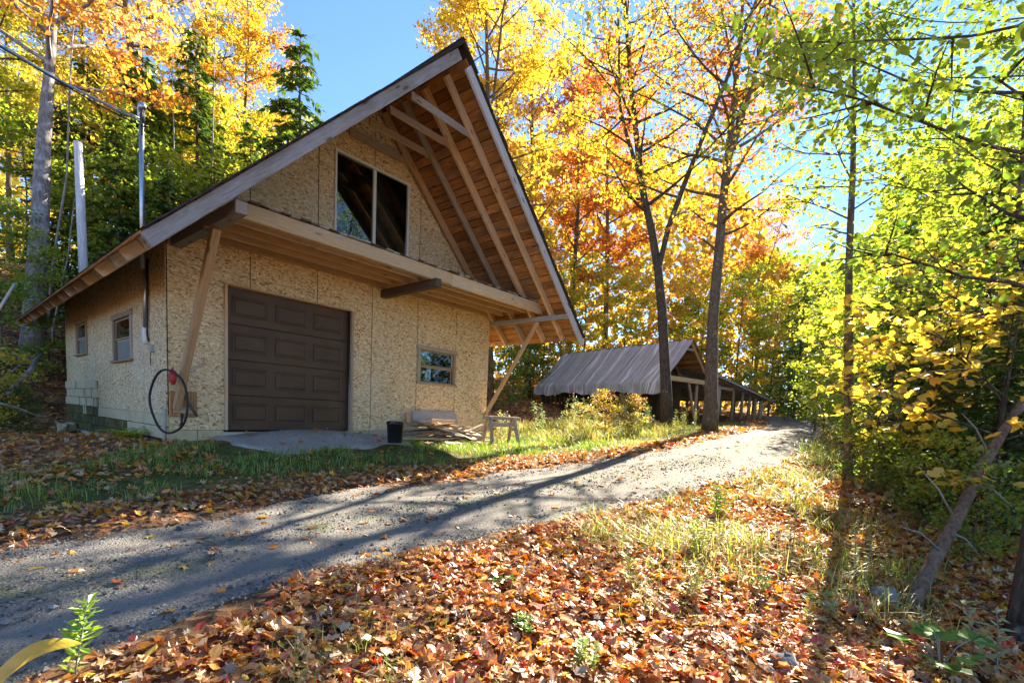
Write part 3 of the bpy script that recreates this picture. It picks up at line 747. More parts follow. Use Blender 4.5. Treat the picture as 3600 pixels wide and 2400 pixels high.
for sg, e in ((-1, RX - EL), (1, ER - RX)):
    nrm = (sg * SL, 0, 1)
    for y in RAFT:
        ee = e - rnd.uniform(.02, .10)
        board("rafter", on_slope(.06, sg, y, RD / 2), on_slope(ee, sg, y + rnd.uniform(-.01, .01), RD / 2), .065, RD - .004, M['fresh'] if rnd.random() < .55 else M['frame'], roof, nrm, .006, .004)
    # bargeboard on the front
    board("bargeboard", on_slope(.0 if sg < 0 else .10, sg, YF, RD / 2), on_slope(e + (.0 if sg < 0 else .04), sg, YF, RD / 2 - .002), .045, RD + .012, M['barge'], roof, nrm, .005, .004)
    board("bargeboard", on_slope(.03, sg, YB - .03, RD / 2), on_slope(e, sg, YB - .03, RD / 2), .045, RD, M['grey'], roof, nrm)
    # sheathing boards along the building
    slen = e * math.hypot(SL, 1); s = .02
    while s < slen - .06:
        w_ = min(rnd.uniform(.15, .22), slen - s)
        sm = (s + w_ / 2) / math.hypot(SL, 1)
        cuts = [YF + .03, YB - .06]
        if rnd.random() < .75: cuts.insert(1, rnd.choice(RAFT[:4]) + .0 if rnd.random() < .6 else rnd.choice(RAFT[4:]))
        for a, b in zip(cuts[:-1], cuts[1:]):
            lift = RD + .013 + rnd.uniform(0, .003)
            board("roof_board", on_slope(sm, sg, a + .002, lift), on_slope(sm, sg, b - .002, lift), w_ - rnd.uniform(.006, .022), .02, M['brown'], roof, nrm, .003, .002)
        s += w_
for y in RAFT[:4]:
    h = .58; board("collar_tie", (RX - h - .04, y + .045, 5.80 + rnd.uniform(-.02, .02)), (RX + h + .04 + .55, y + .045, 5.80 + rnd.uniform(-.02, .02)), .035, .13, M['grey'] if y < -1.9 else M['frame'], roof, jit=.005)
# --- service mast and wall fittings on the side wall
mx, my = -.13, .66
mast = tube("service_mast", [(mx, my + .02, 2.55), (mx, my, 3.6), (mx, my - .04, 4.78)], .034, M['metal'], garage, 10)
tag(mast, "galvanised service mast through the left eave")
tube("weatherhead", [(mx, my - .04, 4.74), (mx, my - .045, 4.86), (mx - .01, my - .10, 4.93), (mx - .02, my - .20, 4.92), (mx - .02, my - .25, 4.87)], [.05, .05, .052, .05, .035], M['metal'], mast, 10)
for z in (3.05, 3.72, 4.30): tube("mast_strap", [(mx, my + .01, z), (mx, my + .01, z + .018)], .042, M['rubber'], mast, 10)
tube("conduit", [(-.05, .86, 2.75), (-.05, .90, 2.2), (-.05, .955, 1.62)], .03, M['metal'], garage, 8)
tube("conduit_cable", [(-.04, .80, 2.75), (-.04, .83, 2.1), (-.045, .87, 1.55), (-.03, .86, 1.42)], .014, M['rubber'], garage, 6)
def stadium(lx, lz, d, mat, name, parent, Mx, n=10):
    pts = []
    r = lx / 2; h = lz / 2 - r
    for k in range(n + 1): a = PI * k / n; pts.append((r * math.cos(a), h + r * math.sin(a)))
    for k in range(n + 1): a = PI + PI * k / n; pts.append((r * math.cos(a), -h + r * math.sin(a)))
    m = len(pts); P = [(x, z, 0) for x, z in pts] + [(x, z, d * .6) for x, z in pts] + [(x * .82, z * .92, d) for x, z in pts] + [(0, 0, d)]
    Q = []; T = []
    for i in range(m):
        j = (i + 1) % m; Q += [[i, j, m + j, m + i], [m + i, m + j, 2 * m + j, 2 * m + i]]; T.append([2 * m + i, 2 * m + j, 3 * m])
    return mesh_obj(name, mesh_data(name, P, Q, T, None, True), mat, parent, Mx)
stadium(.15, .30, .07, M['lamp'], "wall_light", garage, SWm @ Matrix.Translation((-.985, 1.53, .014)))
V, Q, T = box_geo(.10, .12, .06, .006); jb = mesh_obj("junction_box", mesh_data("junction_box", V, Q, T), M['greybox'], garage, SWm @ Matrix.Translation((-.66, 1.30, .04)))
tube("box_wire", [(-.05, .66, 1.24), (-.05, .70, 1.18), (-.04, .74, 1.08), (-.045, .70, 1.03), (-.05, .68, 1.12)], .006, M['rubber'], garage, 5)
tube("downpipe", [(-.05, .02, .34), (-.055, .02, -.28)], .025, M['concrete'], garage, 8)

# ------------------------------------------------------------------ things around the garage
def norm(v): v = np.array(v, float); return v / np.linalg.norm(v)
# black hose loops, red bottle and sticks at the left brace
def loop_pts(c, r, yaw, tilt=0.0, n=40, squash=1.0, turns=1.0):
    P = []
    for k in range(n + 1):
        a = 2 * PI * turns * k / n; r_ = r * (1 + .035 * math.sin(2 * a + 1) + .02 * math.sin(5 * a)); P.append(np.array(c) + np.array([math.cos(yaw) * math.sin(a) * r_ * squash, math.sin(yaw) * math.sin(a) * r_ * squash, math.cos(a) * r_ * (1.06 if math.cos(a) < 0 else 1)]) + np.array([tilt * math.cos(a), 0, 0]))
    return P
hose = thing("rubber_hose", "thin black rubber hose hung in loops on the left brace foot", "hose", (.02, -.30, .5))
c1 = on_x(592, 1408, -.10); tube("loop", loop_pts(c1, .445, 1.87, .0), .017, M['rubber'], hose, 8)
c2 = on_x(640, 1415, .10); P2 = loop_pts(c2, .34, 1.25, .02)[0:24]; tube("loop", P2, .016, M['rubber'], hose, 8)
pd_ = board("brace_pad", (.20, -.022, .22), (.20, -.022, .62), .38, .02, M['brown'], garage, (0, 1, 0)); pd_["label"] = "rust-stained brown board behind the left brace foot"
rb = thing("red_bottle", "small red plastic funnel bottle hanging at the hose loop", "bottle", (-.02, -.17, .9))
pb = on_x(607, 1326, -.03)
tube("body", [pb + np.array([0, 0, .10]), pb + np.array([0, -.01, .03]), pb + np.array([.0, -.02, -.05]), pb + np.array([.01, -.03, -.11])], [.035, .055, .05, .012], M['red'], rb, 10)
tube("neck", [pb + np.array([0, 0, .10]), pb + np.array([0, .005, .145])], [.02, .012], M['red'], rb, 8)
pst = thing("pale_stick", "slim pale stick leaning behind the left brace", "stick", (.3, -.06, .4))
tube("shaft", [on_y(630, 1335, -.12), on_y(668, 1306, -.09), on_y(720, 1275, -.03)], [.012, .013, .010], M['pale'], pst, 6)
rp = thing("rusty_pipe", "short rusty brown pipe slung across the hose loops", "pipe", (.1, -.1, .4))
tube("pipe", [on_y(640, 1378, -.16), on_y(665, 1420, -.15), on_y(693, 1462, -.14)], [.02, .02, .024], M['darkwood'], rp, 8)
# bucket
bp = on_z(1388, 1556, g1(3.5, -1.0) + .02)
bk = thing("bucket", "black plastic pail beside the lumber pile", "bucket", bp)
mb = MB(); n = 22; prof = [(.0, .0), (.125, .0), (.13, .012), (.148, .33), (.158, .335), (.158, .36), (.15, .385), (.156, .39), (.142, .395), (.122, .03), (0, .025)]
P = []; Q = []
for r, z in prof:
    for k in range(n): P.append((r * math.cos(2 * PI * k / n), r * math.sin(2 * PI * k / n), z))
for i in range(len(prof) - 1):
    for k in range(n): Q.append([i * n + k, i * n + (k + 1) % n, (i + 1) * n + (k + 1) % n, (i + 1) * n + k])
mesh_obj("pail", mesh_data("pail", P, Q, None, None, True), M['bucket'], bk, Matrix.Translation(Vector(bp)))
tube("handle", [bp + np.array([.158 * math.cos(a), .158 * math.sin(a) * .9, .33 - .09 * math.sin(a)]) for a in np.linspace(PI + .1, 2 * PI - .1, 12)], .004, M['metal'], bk, 5)
# lumber pile: every plank is its own thing
def plank(a, b, w, t, mat, label, group=None, up=(0, 0, 1)):
    o = board("plank", a, b, w, t, M[mat], None, up, .003, .002); tag(o, label, "plank", group); return o
px0, px1 = 4.05, 6.75
r2 = random.Random(5)
TON = {'pale': "pale", 'grey': "grey", 'frame': "dull brown", 'brown': "dark brown", 'fresh': "tan"}
for li, layer in enumerate(("bottom", "second", "third", "fourth", "top")):
    for fi, fb_ in enumerate(("front", "back")):
        for ci, side in enumerate(("left", "middle", "right")):
            lay = li / 4.6
            if li == 4 and ci == 2: continue
            L_ = r2.uniform(.8, 1.6) * (1 - .2 * lay); cx_ = 4.75 + .68 * ci + r2.uniform(-.2, .2); cx_ = cx_ * (1 - .35 * lay) + 5.15 * .35 * lay
            cy_ = (-.88 if fi == 0 else -.45) + r2.uniform(-.1, .1) + .12 * lay; yaw = r2.gauss(0, .32)
            zc = g1(cx_, cy_) + .035 + .50 * lay * (1 - .25 * abs(cx_ - 5.1)) + .02 * ci; tl = r2.gauss(0, .05); mt = r2.choice(['grey', 'frame', 'frame', 'brown', 'brown', 'fresh', 'pale'])
            dx, dy = math.cos(yaw) * L_ / 2, math.sin(yaw) * L_ / 2
            plank((cx_ - dx, cy_ - dy, zc - tl), (cx_ + dx, cy_ + dy, zc + tl), r2.uniform(.09, .22), r2.uniform(.02, .04), mt,
                  f"{TON[mt]} scrap plank in the {layer} layer of the lumber pile, {fb_} {side}", "scrap planks in the lumber pile", (r2.gauss(0, .16), r2.gauss(0, .16), 1))
def pk(u0, v0, y0, u1, v1, y1, w, t, mat, label, up=(0, -.45, 1)):
    plank(on_y(u0, v0, y0), on_y(u1, v1, y1), w, t, mat, label, None, up)
pk(1568, 1500, -.72, 1692, 1556, -1.0, .20, .022, 'pale', "wide sunlit pale plank sloping down the right end of the lumber pile")
pk(1622, 1508, -.55, 1690, 1532, -.75, .18, .02, 'pale', "short sunlit pale plank behind the wide sloping one")
pk(1535, 1486, -.62, 1640, 1520, -.8, .06, .03, 'fresh', "narrow tan batten crossing the top of the lumber pile")
pk(1565, 1556, -1.12, 1688, 1566, -1.1, .10, .03, 'pale', "long pale plank lying on the ground before the lumber pile")
pk(1512, 1480, -.4, 1594, 1484, -.42, .12, .11, 'fresh', "orange-brown timber offcut on top of the lumber pile", (0, 0, 1))
pk(1695, 1560, -1.0, 1728, 1558, -.98, .12, .02, 'pale', "small white board on the ground by the sawhorse", (0, 0, 1))
pk(1296, 1528, -.22, 1366, 1520, -.2, .03, .17, 'frame', "short brown board propped against the block base beside the bucket", (0, 0, 1))
a = on_y(1436, 1449, -.10); b = on_y(1437, 1472, -.10)
plank(a, on_y(1436, 1485, -.13), .13, .05, 'fresh', "short upright timber block leaning on the wall above the pile", None, (0, 1, 0))
lp = MB(); a = on_y(1450, 1490, -.16); b = on_y(1610, 1500, -.16)
tl, tr = on_y(1450, 1442, -.06), on_y(1603, 1450, -.06)
outl = [a, b, tr + np.array([0, 0, -.03]), tr + np.array([-.12, 0, .03]), (tl + tr) / 2 + np.array([0, 0, .012]), tl + np.array([.1, 0, .005]), tl]
P = [p for p in outl] + [p + np.array([0, .02, 0]) for p in outl]; n = len(outl); cen = np.mean(P, 0); P = [p - cen for p in P]
lp.add(P, [[i, n + i, n + (i + 1) % n, (i + 1) % n] for i in range(n)], [[0, i + 1, i] for i in range(1, n - 1)] + [[n, n + i, n + i + 1] for i in range(1, n - 1)])
o = lp.build("plywood_offcut", M['grey'], None, Matrix.Translation(Vector(cen))); tag(o, "grey-brown plywood offcut leaning on the wall behind the lumber pile", "plywood")
# sawhorse
za = g1(6.4, -1.0); A = on_y(1700, 1466, -1.05); A2 = A + np.array([.96, -.34, -.01])
sh = thing("sawhorse", "weathered grey wooden sawhorse under the right brace", "sawhorse", ((A + A2)[0] / 2, (A + A2)[1] / 2, za))
ax = norm(A2 - A); sd = np.array([-ax[1], ax[0], 0]); top = A[2]
board("top_beam", A, A2, .10, .085, M['frame'], sh)
board("lower_rail", A + np.array([.12, -.05, -.16]), A2 + np.array([-.1, .03, -.16]), .03, .10, M['frame'], sh)
for q, base in ((.16, A), (.82, A)):
    for s in (-1, 1):
        pt = base + ax * q + sd * s * .055 + np.array([0, 0, .03]); ft = base + ax * (q + (-.03 if q < .5 else .05)) + sd * s * .27; ft[2] = g1(ft[0], ft[1]) + .0
        board("leg", ft, pt, .085, .045, M['frame'], sh, tuple(sd))
    board("leg_brace", base + ax * q + sd * -.13 + np.array([0, 0, -.26]), base + ax * q + sd * .13 + np.array([0, 0, -.26]), .02, .09, M['frame'], sh)
# broken blocks at the back corner, fallen branches
for (u, v, s, lab) in ((238, 1506, .16, "broken grey block lying at the back corner of the garage, left one"), (262, 1505, .2, "larger broken block touching the mossy base at the back corner")):
    p = on_z(u, v, -.34); V, Q, T = box_geo(s * 1.3, s, s * .9, .02, .02)
    o = mesh_obj("broken_block", mesh_data("broken_block", V, Q, T), M['block'], None, Matrix.Translation(Vector(p + np.array([-.1, 0, .04]))) @ Matrix.Rotation(.5 + u, 4, 'Z') @ Matrix.Rotation(.3, 4, 'X')); tag(o, lab, "block")
def stick(name, pts, rads, mat, label, n=7):
    o = tube(name, pts, rads, M[mat], None, n, True, .06); tag(o, label, "branch"); return o
stick("fallen_branch", [at(-60, 1405, 9.2), at(20, 1330, 9.6), at(90, 1263, 10.2)], [.035, .032, .022], 'birch', "straight pale fallen branch leaning on the left bank, leftmost")
stick("fallen_branch", [at(32, 1386, 9.3), at(75, 1335, 9.7), at(112, 1298, 10.1), at(122, 1270, 10.4), at(150, 1243, 10.8)], [.05, .05, .042, .04, .025], 'birch', "crooked pale fallen branch below the dead tree")
stick("fallen_branch", [at(-40, 1410, 8.6), at(40, 1425, 8.8), at(130, 1460, 9.2), at(230, 1482, 9.6)], [.02, .018, .014, .006], 'twig', "long thin grey branch curving along the foot of the bank")
stick("yellow_pole", [at(-30, 1130, 7.5), at(52, 998, 8.2)], [.02, .018], 'pale', "slanting yellow-brown pole at the left edge above the bank")
# peeled post behind the garage, and cables
pp = np.array([.50, 9.35]); gzp = g1(*pp)
po = thing("utility_post", "bare white peeled post standing behind the garage roof", "post", (pp[0], pp[1], gzp))
tp = at(274, 500, 13.2); bt = np.array([tp[0] + .02, tp[1] - .1, gzp - .3]); tube("pole", [bt, (bt + tp) / 2 + np.array([.02, 0, 0]), tp], [.115, .105, .095], M['whitepost'], po, 12)
tube("pole_wire", [tp + np.array([.09, -.05, -.25]), tp + np.array([.14, -.05, -.5]), tp + np.array([.10, -.06, -.9])], .012, M['rubber'], po, 5)
mh = np.array([mx - .02, my - .16, 4.70])
sc = thing("service_cable", "blue and black service cable sagging from the upper left to the mast", "cable", mh)
far = at(-700, -330, 5.2)
for k, (mt, off, rr) in enumerate((('bluecable', (0, 0, 0), .012), ('rubber', (.02, .02, -.03), .011), ('metal', (-.02, .0, .03), .007))):
    P = [mh + (far - mh) * s + np.array(off) * (1 + .6 * math.sin(9 * s + k)) + np.array([0, 0, -.55 * s * (1 - s) * 1.2]) for s in np.linspace(0, 1, 26)]
    tube("strand", P, rr, M[mt], sc, 6)
for k in range(3):
    tube("drip_loop", [mh + np.array([0, .0, .15]) + np.array([0, -.04 * k, 0]), mh + np.array([-.06, -.18 - .05 * k, .02]), mh + np.array([-.08, -.26 - .05 * k, -.12]), mh + np.array([-.05, -.2, -.2 - .04 * k]), mh + np.array([0, -.04, -.02])], .009, M['rubber'], sc, 5)
oc = thing("overhead_cable", "dark overhead cable slanting across the sky at upper right", "cable", at(2700, -30, 9))
tube("wire", [at(2860, -240, 6.5), at(2700, -30, 9), at(2590, 115, 13), at(2480, 255, 20), at(2400, 350, 30)], [.03, .028, .026, .026, .026], M['rubber'], oc, 6)

# ------------------------------------------------------------------ tarp-covered shed by the lane
SP = at(2431, 1193, 22.0); SE = np.array([.968, -.251, 0]); SD = np.array([.251, .968, 0]); SK = 1.1
def S(a, b, z): return np.array([SP[0], SP[1], 0]) + SE * a * SK + SD * b * SK + np.array([0, 0, .4902 + (z - .4902) * SK])
shed = thing("tarp_shed", "low open timber shed under a grey tarpaulin with a posted lean-to beside the lane", "shed", tuple(S(1.5, 2, .4)))
def spost(a, b, ztop, r=.085, mat='fresh', name="post"):
    p = S(a, b, 0); zb = g1(p[0], p[1]) - .1; q = S(a, b, ztop)
    return tube(name, [(p[0], p[1], zb), ((p[0] + q[0]) / 2 + .02, (p[1] + q[1]) / 2, (zb + q[2]) / 2), tuple(q)], [r * 1.05, r, r * .95], M[mat], shed, 8, True, .05)
def lean_z(a): return 2.70 - (a - 1.11) * .172
LB_ = 7.7
for a, zt, r in ((-1.5, 2.0, .09), (.69, 2.1, .08), (2.32, 2.2, .13), (3.55, lean_z(3.55) - .12, .085), (4.35, lean_z(4.35) - .12, .08), (5.0, lean_z(5.0) - .12, .08), (5.56, lean_z(5.56) - .12, .08), (6.08, lean_z(6.08) - .12, .1)):
    spost(a, .05, zt, r, 'frame')
for b in (2.2, 4.2, 6.2, 7.5):
    spost(-1.55, b, 2.0, .08, 'darkwood'); spost(1.2, b, 2.5, .09, 'darkwood'); spost(6.1, b, lean_z(6.1) - .12, .08, 'frame')
def sb(name, p, q, w, h, mat='frame', up=(0, 0, 1)): return board(name, S(*p), S(*q), w, h, M[mat], shed, up, .01, .006)
sb("tie_beam", (-1.75, .0, 2.24), (1.6, .0, 2.22), .16, .20, 'fresh'); sb("tie_beam", (1.2, .04, 2.12), (3.4, .04, 2.08), .12, .14, 'frame')
sb("brace", (.05, 0, 2.12), (.62, .03, .75), .09, .09); sb("brace", (2.3, .05, 1.4), (1.75, .05, 2.1), .07, .07); sb("plate", (-1.6, -.1, 2.05), (-1.6, LB_, 2.05), .12, .12, 'darkwood'); sb("plate", (6.2, 0, lean_z(6.2) - .08), (6.2, LB_, lean_z(6.2) - .08), .1, .1)
for b in (.02, 1.3, 2.6, 3.9, 5.2, 6.5, 7.5):
    sb("rafter", (0, b, 3.82), (-1.80, b, 1.96), .05, .11, 'frame'); sb("rafter", (0, b, 3.82), (1.2, b, 2.62), .06, .12, 'fresh' if b < 1 else 'frame'); sb("rafter", (1.1, b, 2.64), (6.5, b, lean_z(6.5) - .06), .05, .11, 'frame')
sb("collar_tie", (-.28, .03, 3.5), (.3, .03, 3.5), .04, .1, 'grey')
s = 0
while s < 1.0:                       # boards on the steep right slope
    sb("roof_board", (.05 + 1.15 * s, -.12, 3.86 - 1.16 * s), (.05 + 1.15 * s, LB_, 3.86 - 1.16 * s), .20, .02, 'brown', (1, 0, 1)); s += .095
for k in range(9): sb("shade_wall_board", (-1.5 + .33 * k, LB_ - .1, .35), (-1.5 + .33 * k, LB_ - .1, 2.3), .30, .02, 'darkwood', (0, 1, 0))  # added end boards, dark colour stands in for shade under the roof
for k in range(16): sb("shade_wall_board", (.95, 1.2 + .42 * k, .3), (.95, 1.2 + .42 * k, 2.4), .40, .02, 'darkwood', (1, 0, 0))  # added middle wall, its dark colour paints the shaded shed inside
for k in range(3): sb("stacked_log", (-1.2 + .5 * k, 1.5, .62 + .1 * (k % 2)), (-1.2 + .5 * k, 4.2, .62), .3, .28, 'frame')
# tarp: steep left slope with creases, then a hanging hem
nb, ns = 90, 26; P = []
for i in range(nb + 1):
    b = -.12 + (LB_ + .25) * i / nb
    for j in range(ns + 1):
        t = j / ns
        crease = .022 * math.sin(b * 9.1 + .5 * t) + .018 * math.sin(b * 17.3 + 1.3 * t + 2) + .03 * max(0, math.sin(b * 4.3 + .8 * t)) ** 6
        sag = .05 * math.sin(PI * b / 1.3) ** 2
        if t < .06: a, z = .16 * (1 - t / .06), 3.93 - .16 * (1 - t / .06)
        elif t < .76:
            q = (t - .06) / .70; a, z = -1.86 * q, 3.93 - 1.90 * q + crease - .06 * math.sin(PI * q) - sag * q * (1 - q) * 2
        else:
            q = (t - .76) / .24; a, z = -1.86 - .05 * q + .05 * math.sin(b * 6 + 2 * q) * q + .02 * math.sin(b * 15), 2.03 - q * (.42 + .06 * math.sin(b * 2.1) + .03 * math.sin(b * 7.7)) + crease * (1 - q)
        P.append(S(a, b, z))
P = np.array(P); I = np.arange(len(P)).reshape(nb + 1, ns + 1); c0 = P.mean(0)
Q = np.stack([I[:-1, :-1], I[:-1, 1:], I[1:, 1:], I[1:, :-1]], -1).reshape(-1, 4)
_sf = Matrix(((SE[0], SD[0], 0, c0[0]), (SE[1], SD[1], 0, c0[1]), (0, 0, 1, c0[2]), (0, 0, 0, 1)))
LP = (np.linalg.inv(np.array(_sf)) @ np.c_[P, np.ones(len(P))].T).T[:, :3]
LP = np.concatenate([LP, LP + np.array([.012, 0, -.012])]); n0 = len(P); Q = np.concatenate([Q, Q[:, ::-1] + n0])
o = mesh_obj("tarpaulin", mesh_data("tarpaulin", LP[:, [1, 0, 2]] * np.array([1, -1, 1]), Q, None, None, True), M['tarp'], shed, _sf @ Matrix(((0, -1, 0, 0), (1, 0, 0, 0), (0, 0, 1, 0), (0, 0, 0, 1))))
tag(o, "grey tarpaulin with pale crease lines and a hanging hem")
for k in range(9):                   # lean-to roofing sheets
    b0 = -.3 + k * .92; na = 12; P = []
    for i in range(na + 1):
        a = 1.0 + 5.6 * i / na
        for j in range(7):
            b = b0 + .95 * j / 6; z = lean_z(a) + .04 + .012 * (j % 2) + .02 * math.sin(a * 2 + k) - (.03 if k % 2 else 0) * 0 + .004 * k
            P.append(S(a, b, z))
    P = np.array(P); c = P.mean(0); I = np.arange(len(P)).reshape(na + 1, 7); Q = np.stack([I[:-1, :-1], I[1:, :-1], I[1:, 1:], I[:-1, 1:]], -1).reshape(-1, 4)
    P2 = np.concatenate([P - c, P - c - np.array([0, 0, .015])]); Q2 = np.concatenate([Q, Q[:, ::-1] + len(P)])
    mesh_obj("roof_sheet", mesh_data("roof_sheet", P2, Q2), M['tin'], shed, Matrix.Translation(Vector(c)))
sb("fascia", (1.0, -.3, lean_z(1.0) - .05), (6.6, -.3, lean_z(6.6) - .05), .03, .12, 'grey')

# ------------------------------------------------------------------ leaves: templates and vectorised placing
def fan(outline, center=None):
    V = [(x, y, 0) for x, y in outline]; n = len(V)
    if center is None: return np.array(V, float), np.array([[0, i, i + 1] for i in range(1, n - 1)])
    V.append((center[0], center[1], 0)); return np.array(V, float), np.array([[n, i, (i + 1) % n] for i in range(n)])
_half = [(.0, -.40), (.20, -.36), (.42, -.42), (.30, -.20), (.62, -.06), (.36, .06), (.46, .36), (.17, .24), (0, .66)]
MAPLE = fan(_half + [(-x, y) for x, y in _half[-2:0:-1]], (0, -.05))
_h2 = [(0, -.42), (.40, -.36), (.60, -.02), (.30, .06), (.40, .36), (0, .62)]
MAPLE2 = fan(_h2 + [(-x, y) for x, y in _h2[-2:0:-1]])
OVAL = fan([(0, -.5), (.26, -.28), (.36, .02), (.24, .30), (0, .56), (-.24, .30), (-.36, .02), (-.26, -.28)])
TORN = fan([(0, -.4), (.35, -.35), (.30, -.1), (.55, .05), (.2, .2), (.1, .5), (-.15, .3), (-.42, .2), (-.30, -.15)])
LOBE = fan([(0, -.45), (.25, -.3), (.15, -.12), (.40, .05), (.18, .18), (.28, .42), (0, .6), (-.24, .36), (-.14, .2), (-.42, .0), (-.16, -.1), (-.28, -.32)])
QUAD = (np.array([(0, -.52, 0), (.38, 0, .07), (0, .55, 0), (-.38, 0, .07)]), np.array([[0, 1, 2], [0, 2, 3]]))
BLADE5 = (np.array([(-.5, 0, 0), (.5, 0, 0), (-.42, .5, 0), (.42, .5, 0), (0, 1, 0)]), np.array([[0, 1, 3], [0, 3, 2], [2, 3, 4]]))
def place(tpl, pos, nrm, size, curl, yaw=None, col=None, rs=None):
    """leaf copies: pos (n,3), nrm (n,3), size (n,), curl (n,) -> V,T,C"""
    rs = rs or rng; Vt, Tt = tpl; n = len(pos); k = len(Vt)
    nrm = nrm / (np.linalg.norm(nrm, axis=1)[:, None] + 1e-9)
    yaw = rs.uniform(0, 2 * PI, n) if yaw is None else yaw
    ref = np.c_[np.cos(yaw), np.sin(yaw), np.zeros(n)]
    x = ref - nrm * (ref * nrm).sum(1)[:, None]; x /= np.linalg.norm(x, axis=1)[:, None] + 1e-9
    y = np.cross(nrm, x)
    P = np.repeat(Vt[None], n, 0).copy()
    ka = curl * rs.uniform(.2, 1.7, n); kb = curl * rs.uniform(-.6, 1.3, n)
    P[:, :, 2] += ka[:, None] * Vt[None, :, 0] ** 2 * 1.3 + kb[:, None] * Vt[None, :, 1] ** 2 + rs.normal(0, .05, (n, k)) * (np.abs(curl)[:, None] > .001)
    P *= size[:, None, None]
    V = pos[:, None] + P[:, :, :1] * x[:, None] + P[:, :, 1:2] * y[:, None] + P[:, :, 2:] * nrm[:, None]
    T = (Tt[None] + (np.arange(n) * k)[:, None, None]).reshape(-1, 3)
    C = None if col is None else np.repeat(col, k, 0)
    return V.reshape(-1, 3), T, C

# ------------------------------------------------------------------ trees
def limb(p, d, L, n, curve, wob, rs):
    """polyline from p along d"""
    P = [np.array(p, float)]; d = norm(d)
    for i in range(n):
        d = norm(d + np.array(curve) / n + rs.normal(0, wob, 3)); P.append(P[-1] + d * L / n)
    return np.array(P)
def tree_mesh(seed, H=18., r0=.19, cb=.35, R=3.6, nb=26, nleaf=9000, ls=.17, tpl=QUAD, lean=(0, 0), flat=.45, path=None, spread=.24, sides=8, upb=.35, prof='oval', forks=0, sub=5, thin=1.0):
    rs = np.random.default_rng(seed); wood_ = MB(); tw = []
    n = 14
    if path is None:
        z = np.linspace(0, H, n); wob = np.cumsum(rs.normal(0, .012 * H / 4, (n, 2)), 0) * np.linspace(0, 1, n)[:, None]
        tp = np.c_[wob[:, 0] + lean[0] * (z / H) ** 1.2, wob[:, 1] + lean[1] * (z / H) ** 1.2, z]
    else:
        path = np.array(path, float); s = np.r_[0, np.cumsum(np.linalg.norm(np.diff(path, axis=0), axis=1))]; q = np.linspace(0, s[-1], n)
        tp = np.c_[np.interp(q, s, path[:, 0]), np.interp(q, s, path[:, 1]), np.interp(q, s, path[:, 2])]; H = tp[-1, 2]
    t = np.linspace(0, 1, n); rad = r0 * (1 - .86 * t ** 1.1); rad[0] *= 1.35; rad[1] *= 1.06
    tp0 = tp.copy(); tp0[0, 2] -= .25
    V, Q, T = tube_geo(tp0, rad, sides, True, .05); wood_.add(V, Q, T)
    stems = [(tp, rad, cb)]
    for f in range(forks):
        i = int(n * rs.uniform(.35, .55)); a = rs.uniform(0, 2 * PI)
        P = limb(tp[i], [math.cos(a) * .45, math.sin(a) * .45, 1], H * (1 - t[i]) * .9, 8, (0, 0, .5), .06, rs)
        rr = rad[i] * .7 * (1 - .85 * np.linspace(0, 1, 9)); V, Q, T = tube_geo(P, rr, 7, False, .04); wood_.add(V, Q, T); stems.append((P, rr, .15))
    wgt = []
    for (sp, sr, scb) in stems:
        m = nb if sp is tp else nb // 2
        for b in range(m):
            q = scb + (1 - scb) * ((b + rs.uniform(0, 1)) / m); q = min(q, .985)
            fi = q * (len(sp) - 1); i = int(fi); p = sp[i] + (sp[min(i + 1, len(sp) - 1)] - sp[i]) * (fi - i); rr = sr[i]
            a = b * 2.4 + rs.uniform(-.5, .5); qq = (p[2] / H - cb) / (1 - cb + 1e-6); qq = min(max(qq, 0), 1)
            pr = {'oval': math.sin(PI * (qq * .82 + .16)) ** .7, 'cone': (1 - qq) ** .8 + .1, 'wide': .55 + .45 * math.sin(PI * qq)}[prof]
            Lb = R * pr * rs.uniform(.65, 1.15); el = rs.uniform(.1, .5) + upb * qq
            P = limb(p, [math.cos(a), math.sin(a), el], Lb, 5, (0, 0, .25), .10, rs)
            br = thin * min(rr * .5, .03 + .012 * Lb) * (1 - .85 * np.linspace(0, 1, 6)); V, Q, T = tube_geo(P, br + .003, 5, False); wood_.add(V, Q, T)
            tone = rs.uniform(0, 1)
            for k in range(sub):
                j = rs.uniform(.25, 1.0) * 5; ji = min(int(j), 4); p2 = P[ji] + (P[ji + 1] - P[ji]) * (j - ji)
                a2 = a + rs.choice([-1, 1]) * rs.uniform(.4, 1.1); L2 = Lb * rs.uniform(.22, .45)
                P2 = limb(p2, [math.cos(a2), math.sin(a2), rs.uniform(-.1, .45)], L2, 3, (0, 0, .1), .12, rs)
                V, Q, T = tube_geo(P2, [.012, .008, .006, .003], 4, False); wood_.add(V, Q, T)
                for s0, s1 in zip(P2[:-1], P2[1:]): tw.append((s0, s1, tone + rs.normal(0, .15))); wgt.append(np.linalg.norm(s1 - s0))
            tw.append((P[4], P[5], tone)); wgt.append(Lb * .2)
    A = np.array([x[0] for x in tw]); Bq = np.array([x[1] for x in tw]); tn = np.array([x[2] for x in tw]); wgt = np.array(wgt) * rs.uniform(.15, 1.5, len(wgt)); wgt /= wgt.sum()
    k = rs.choice(len(tw), nleaf, p=wgt); f = rs.uniform(0, 1.15, nleaf)[:, None]
    pos = A[k] + (Bq[k] - A[k]) * f + rs.normal(0, 1, (nleaf, 3)) * np.array([spread, spread, spread * flat])
    nr = np.c_[rs.normal(0, .8, nleaf), rs.normal(0, .8, nleaf), np.ones(nleaf)]
    hfac = np.clip((pos[:, 2] / H - cb) / (1 - cb), 0, 1)
    v = np.clip(tn[k] * .6 + hfac * .35 + rs.normal(0, .18, nleaf), 0, 1)
    C = np.c_[v, rs.uniform(.72, 1.25, nleaf), .5 + rs.normal(0, .012, nleaf)]
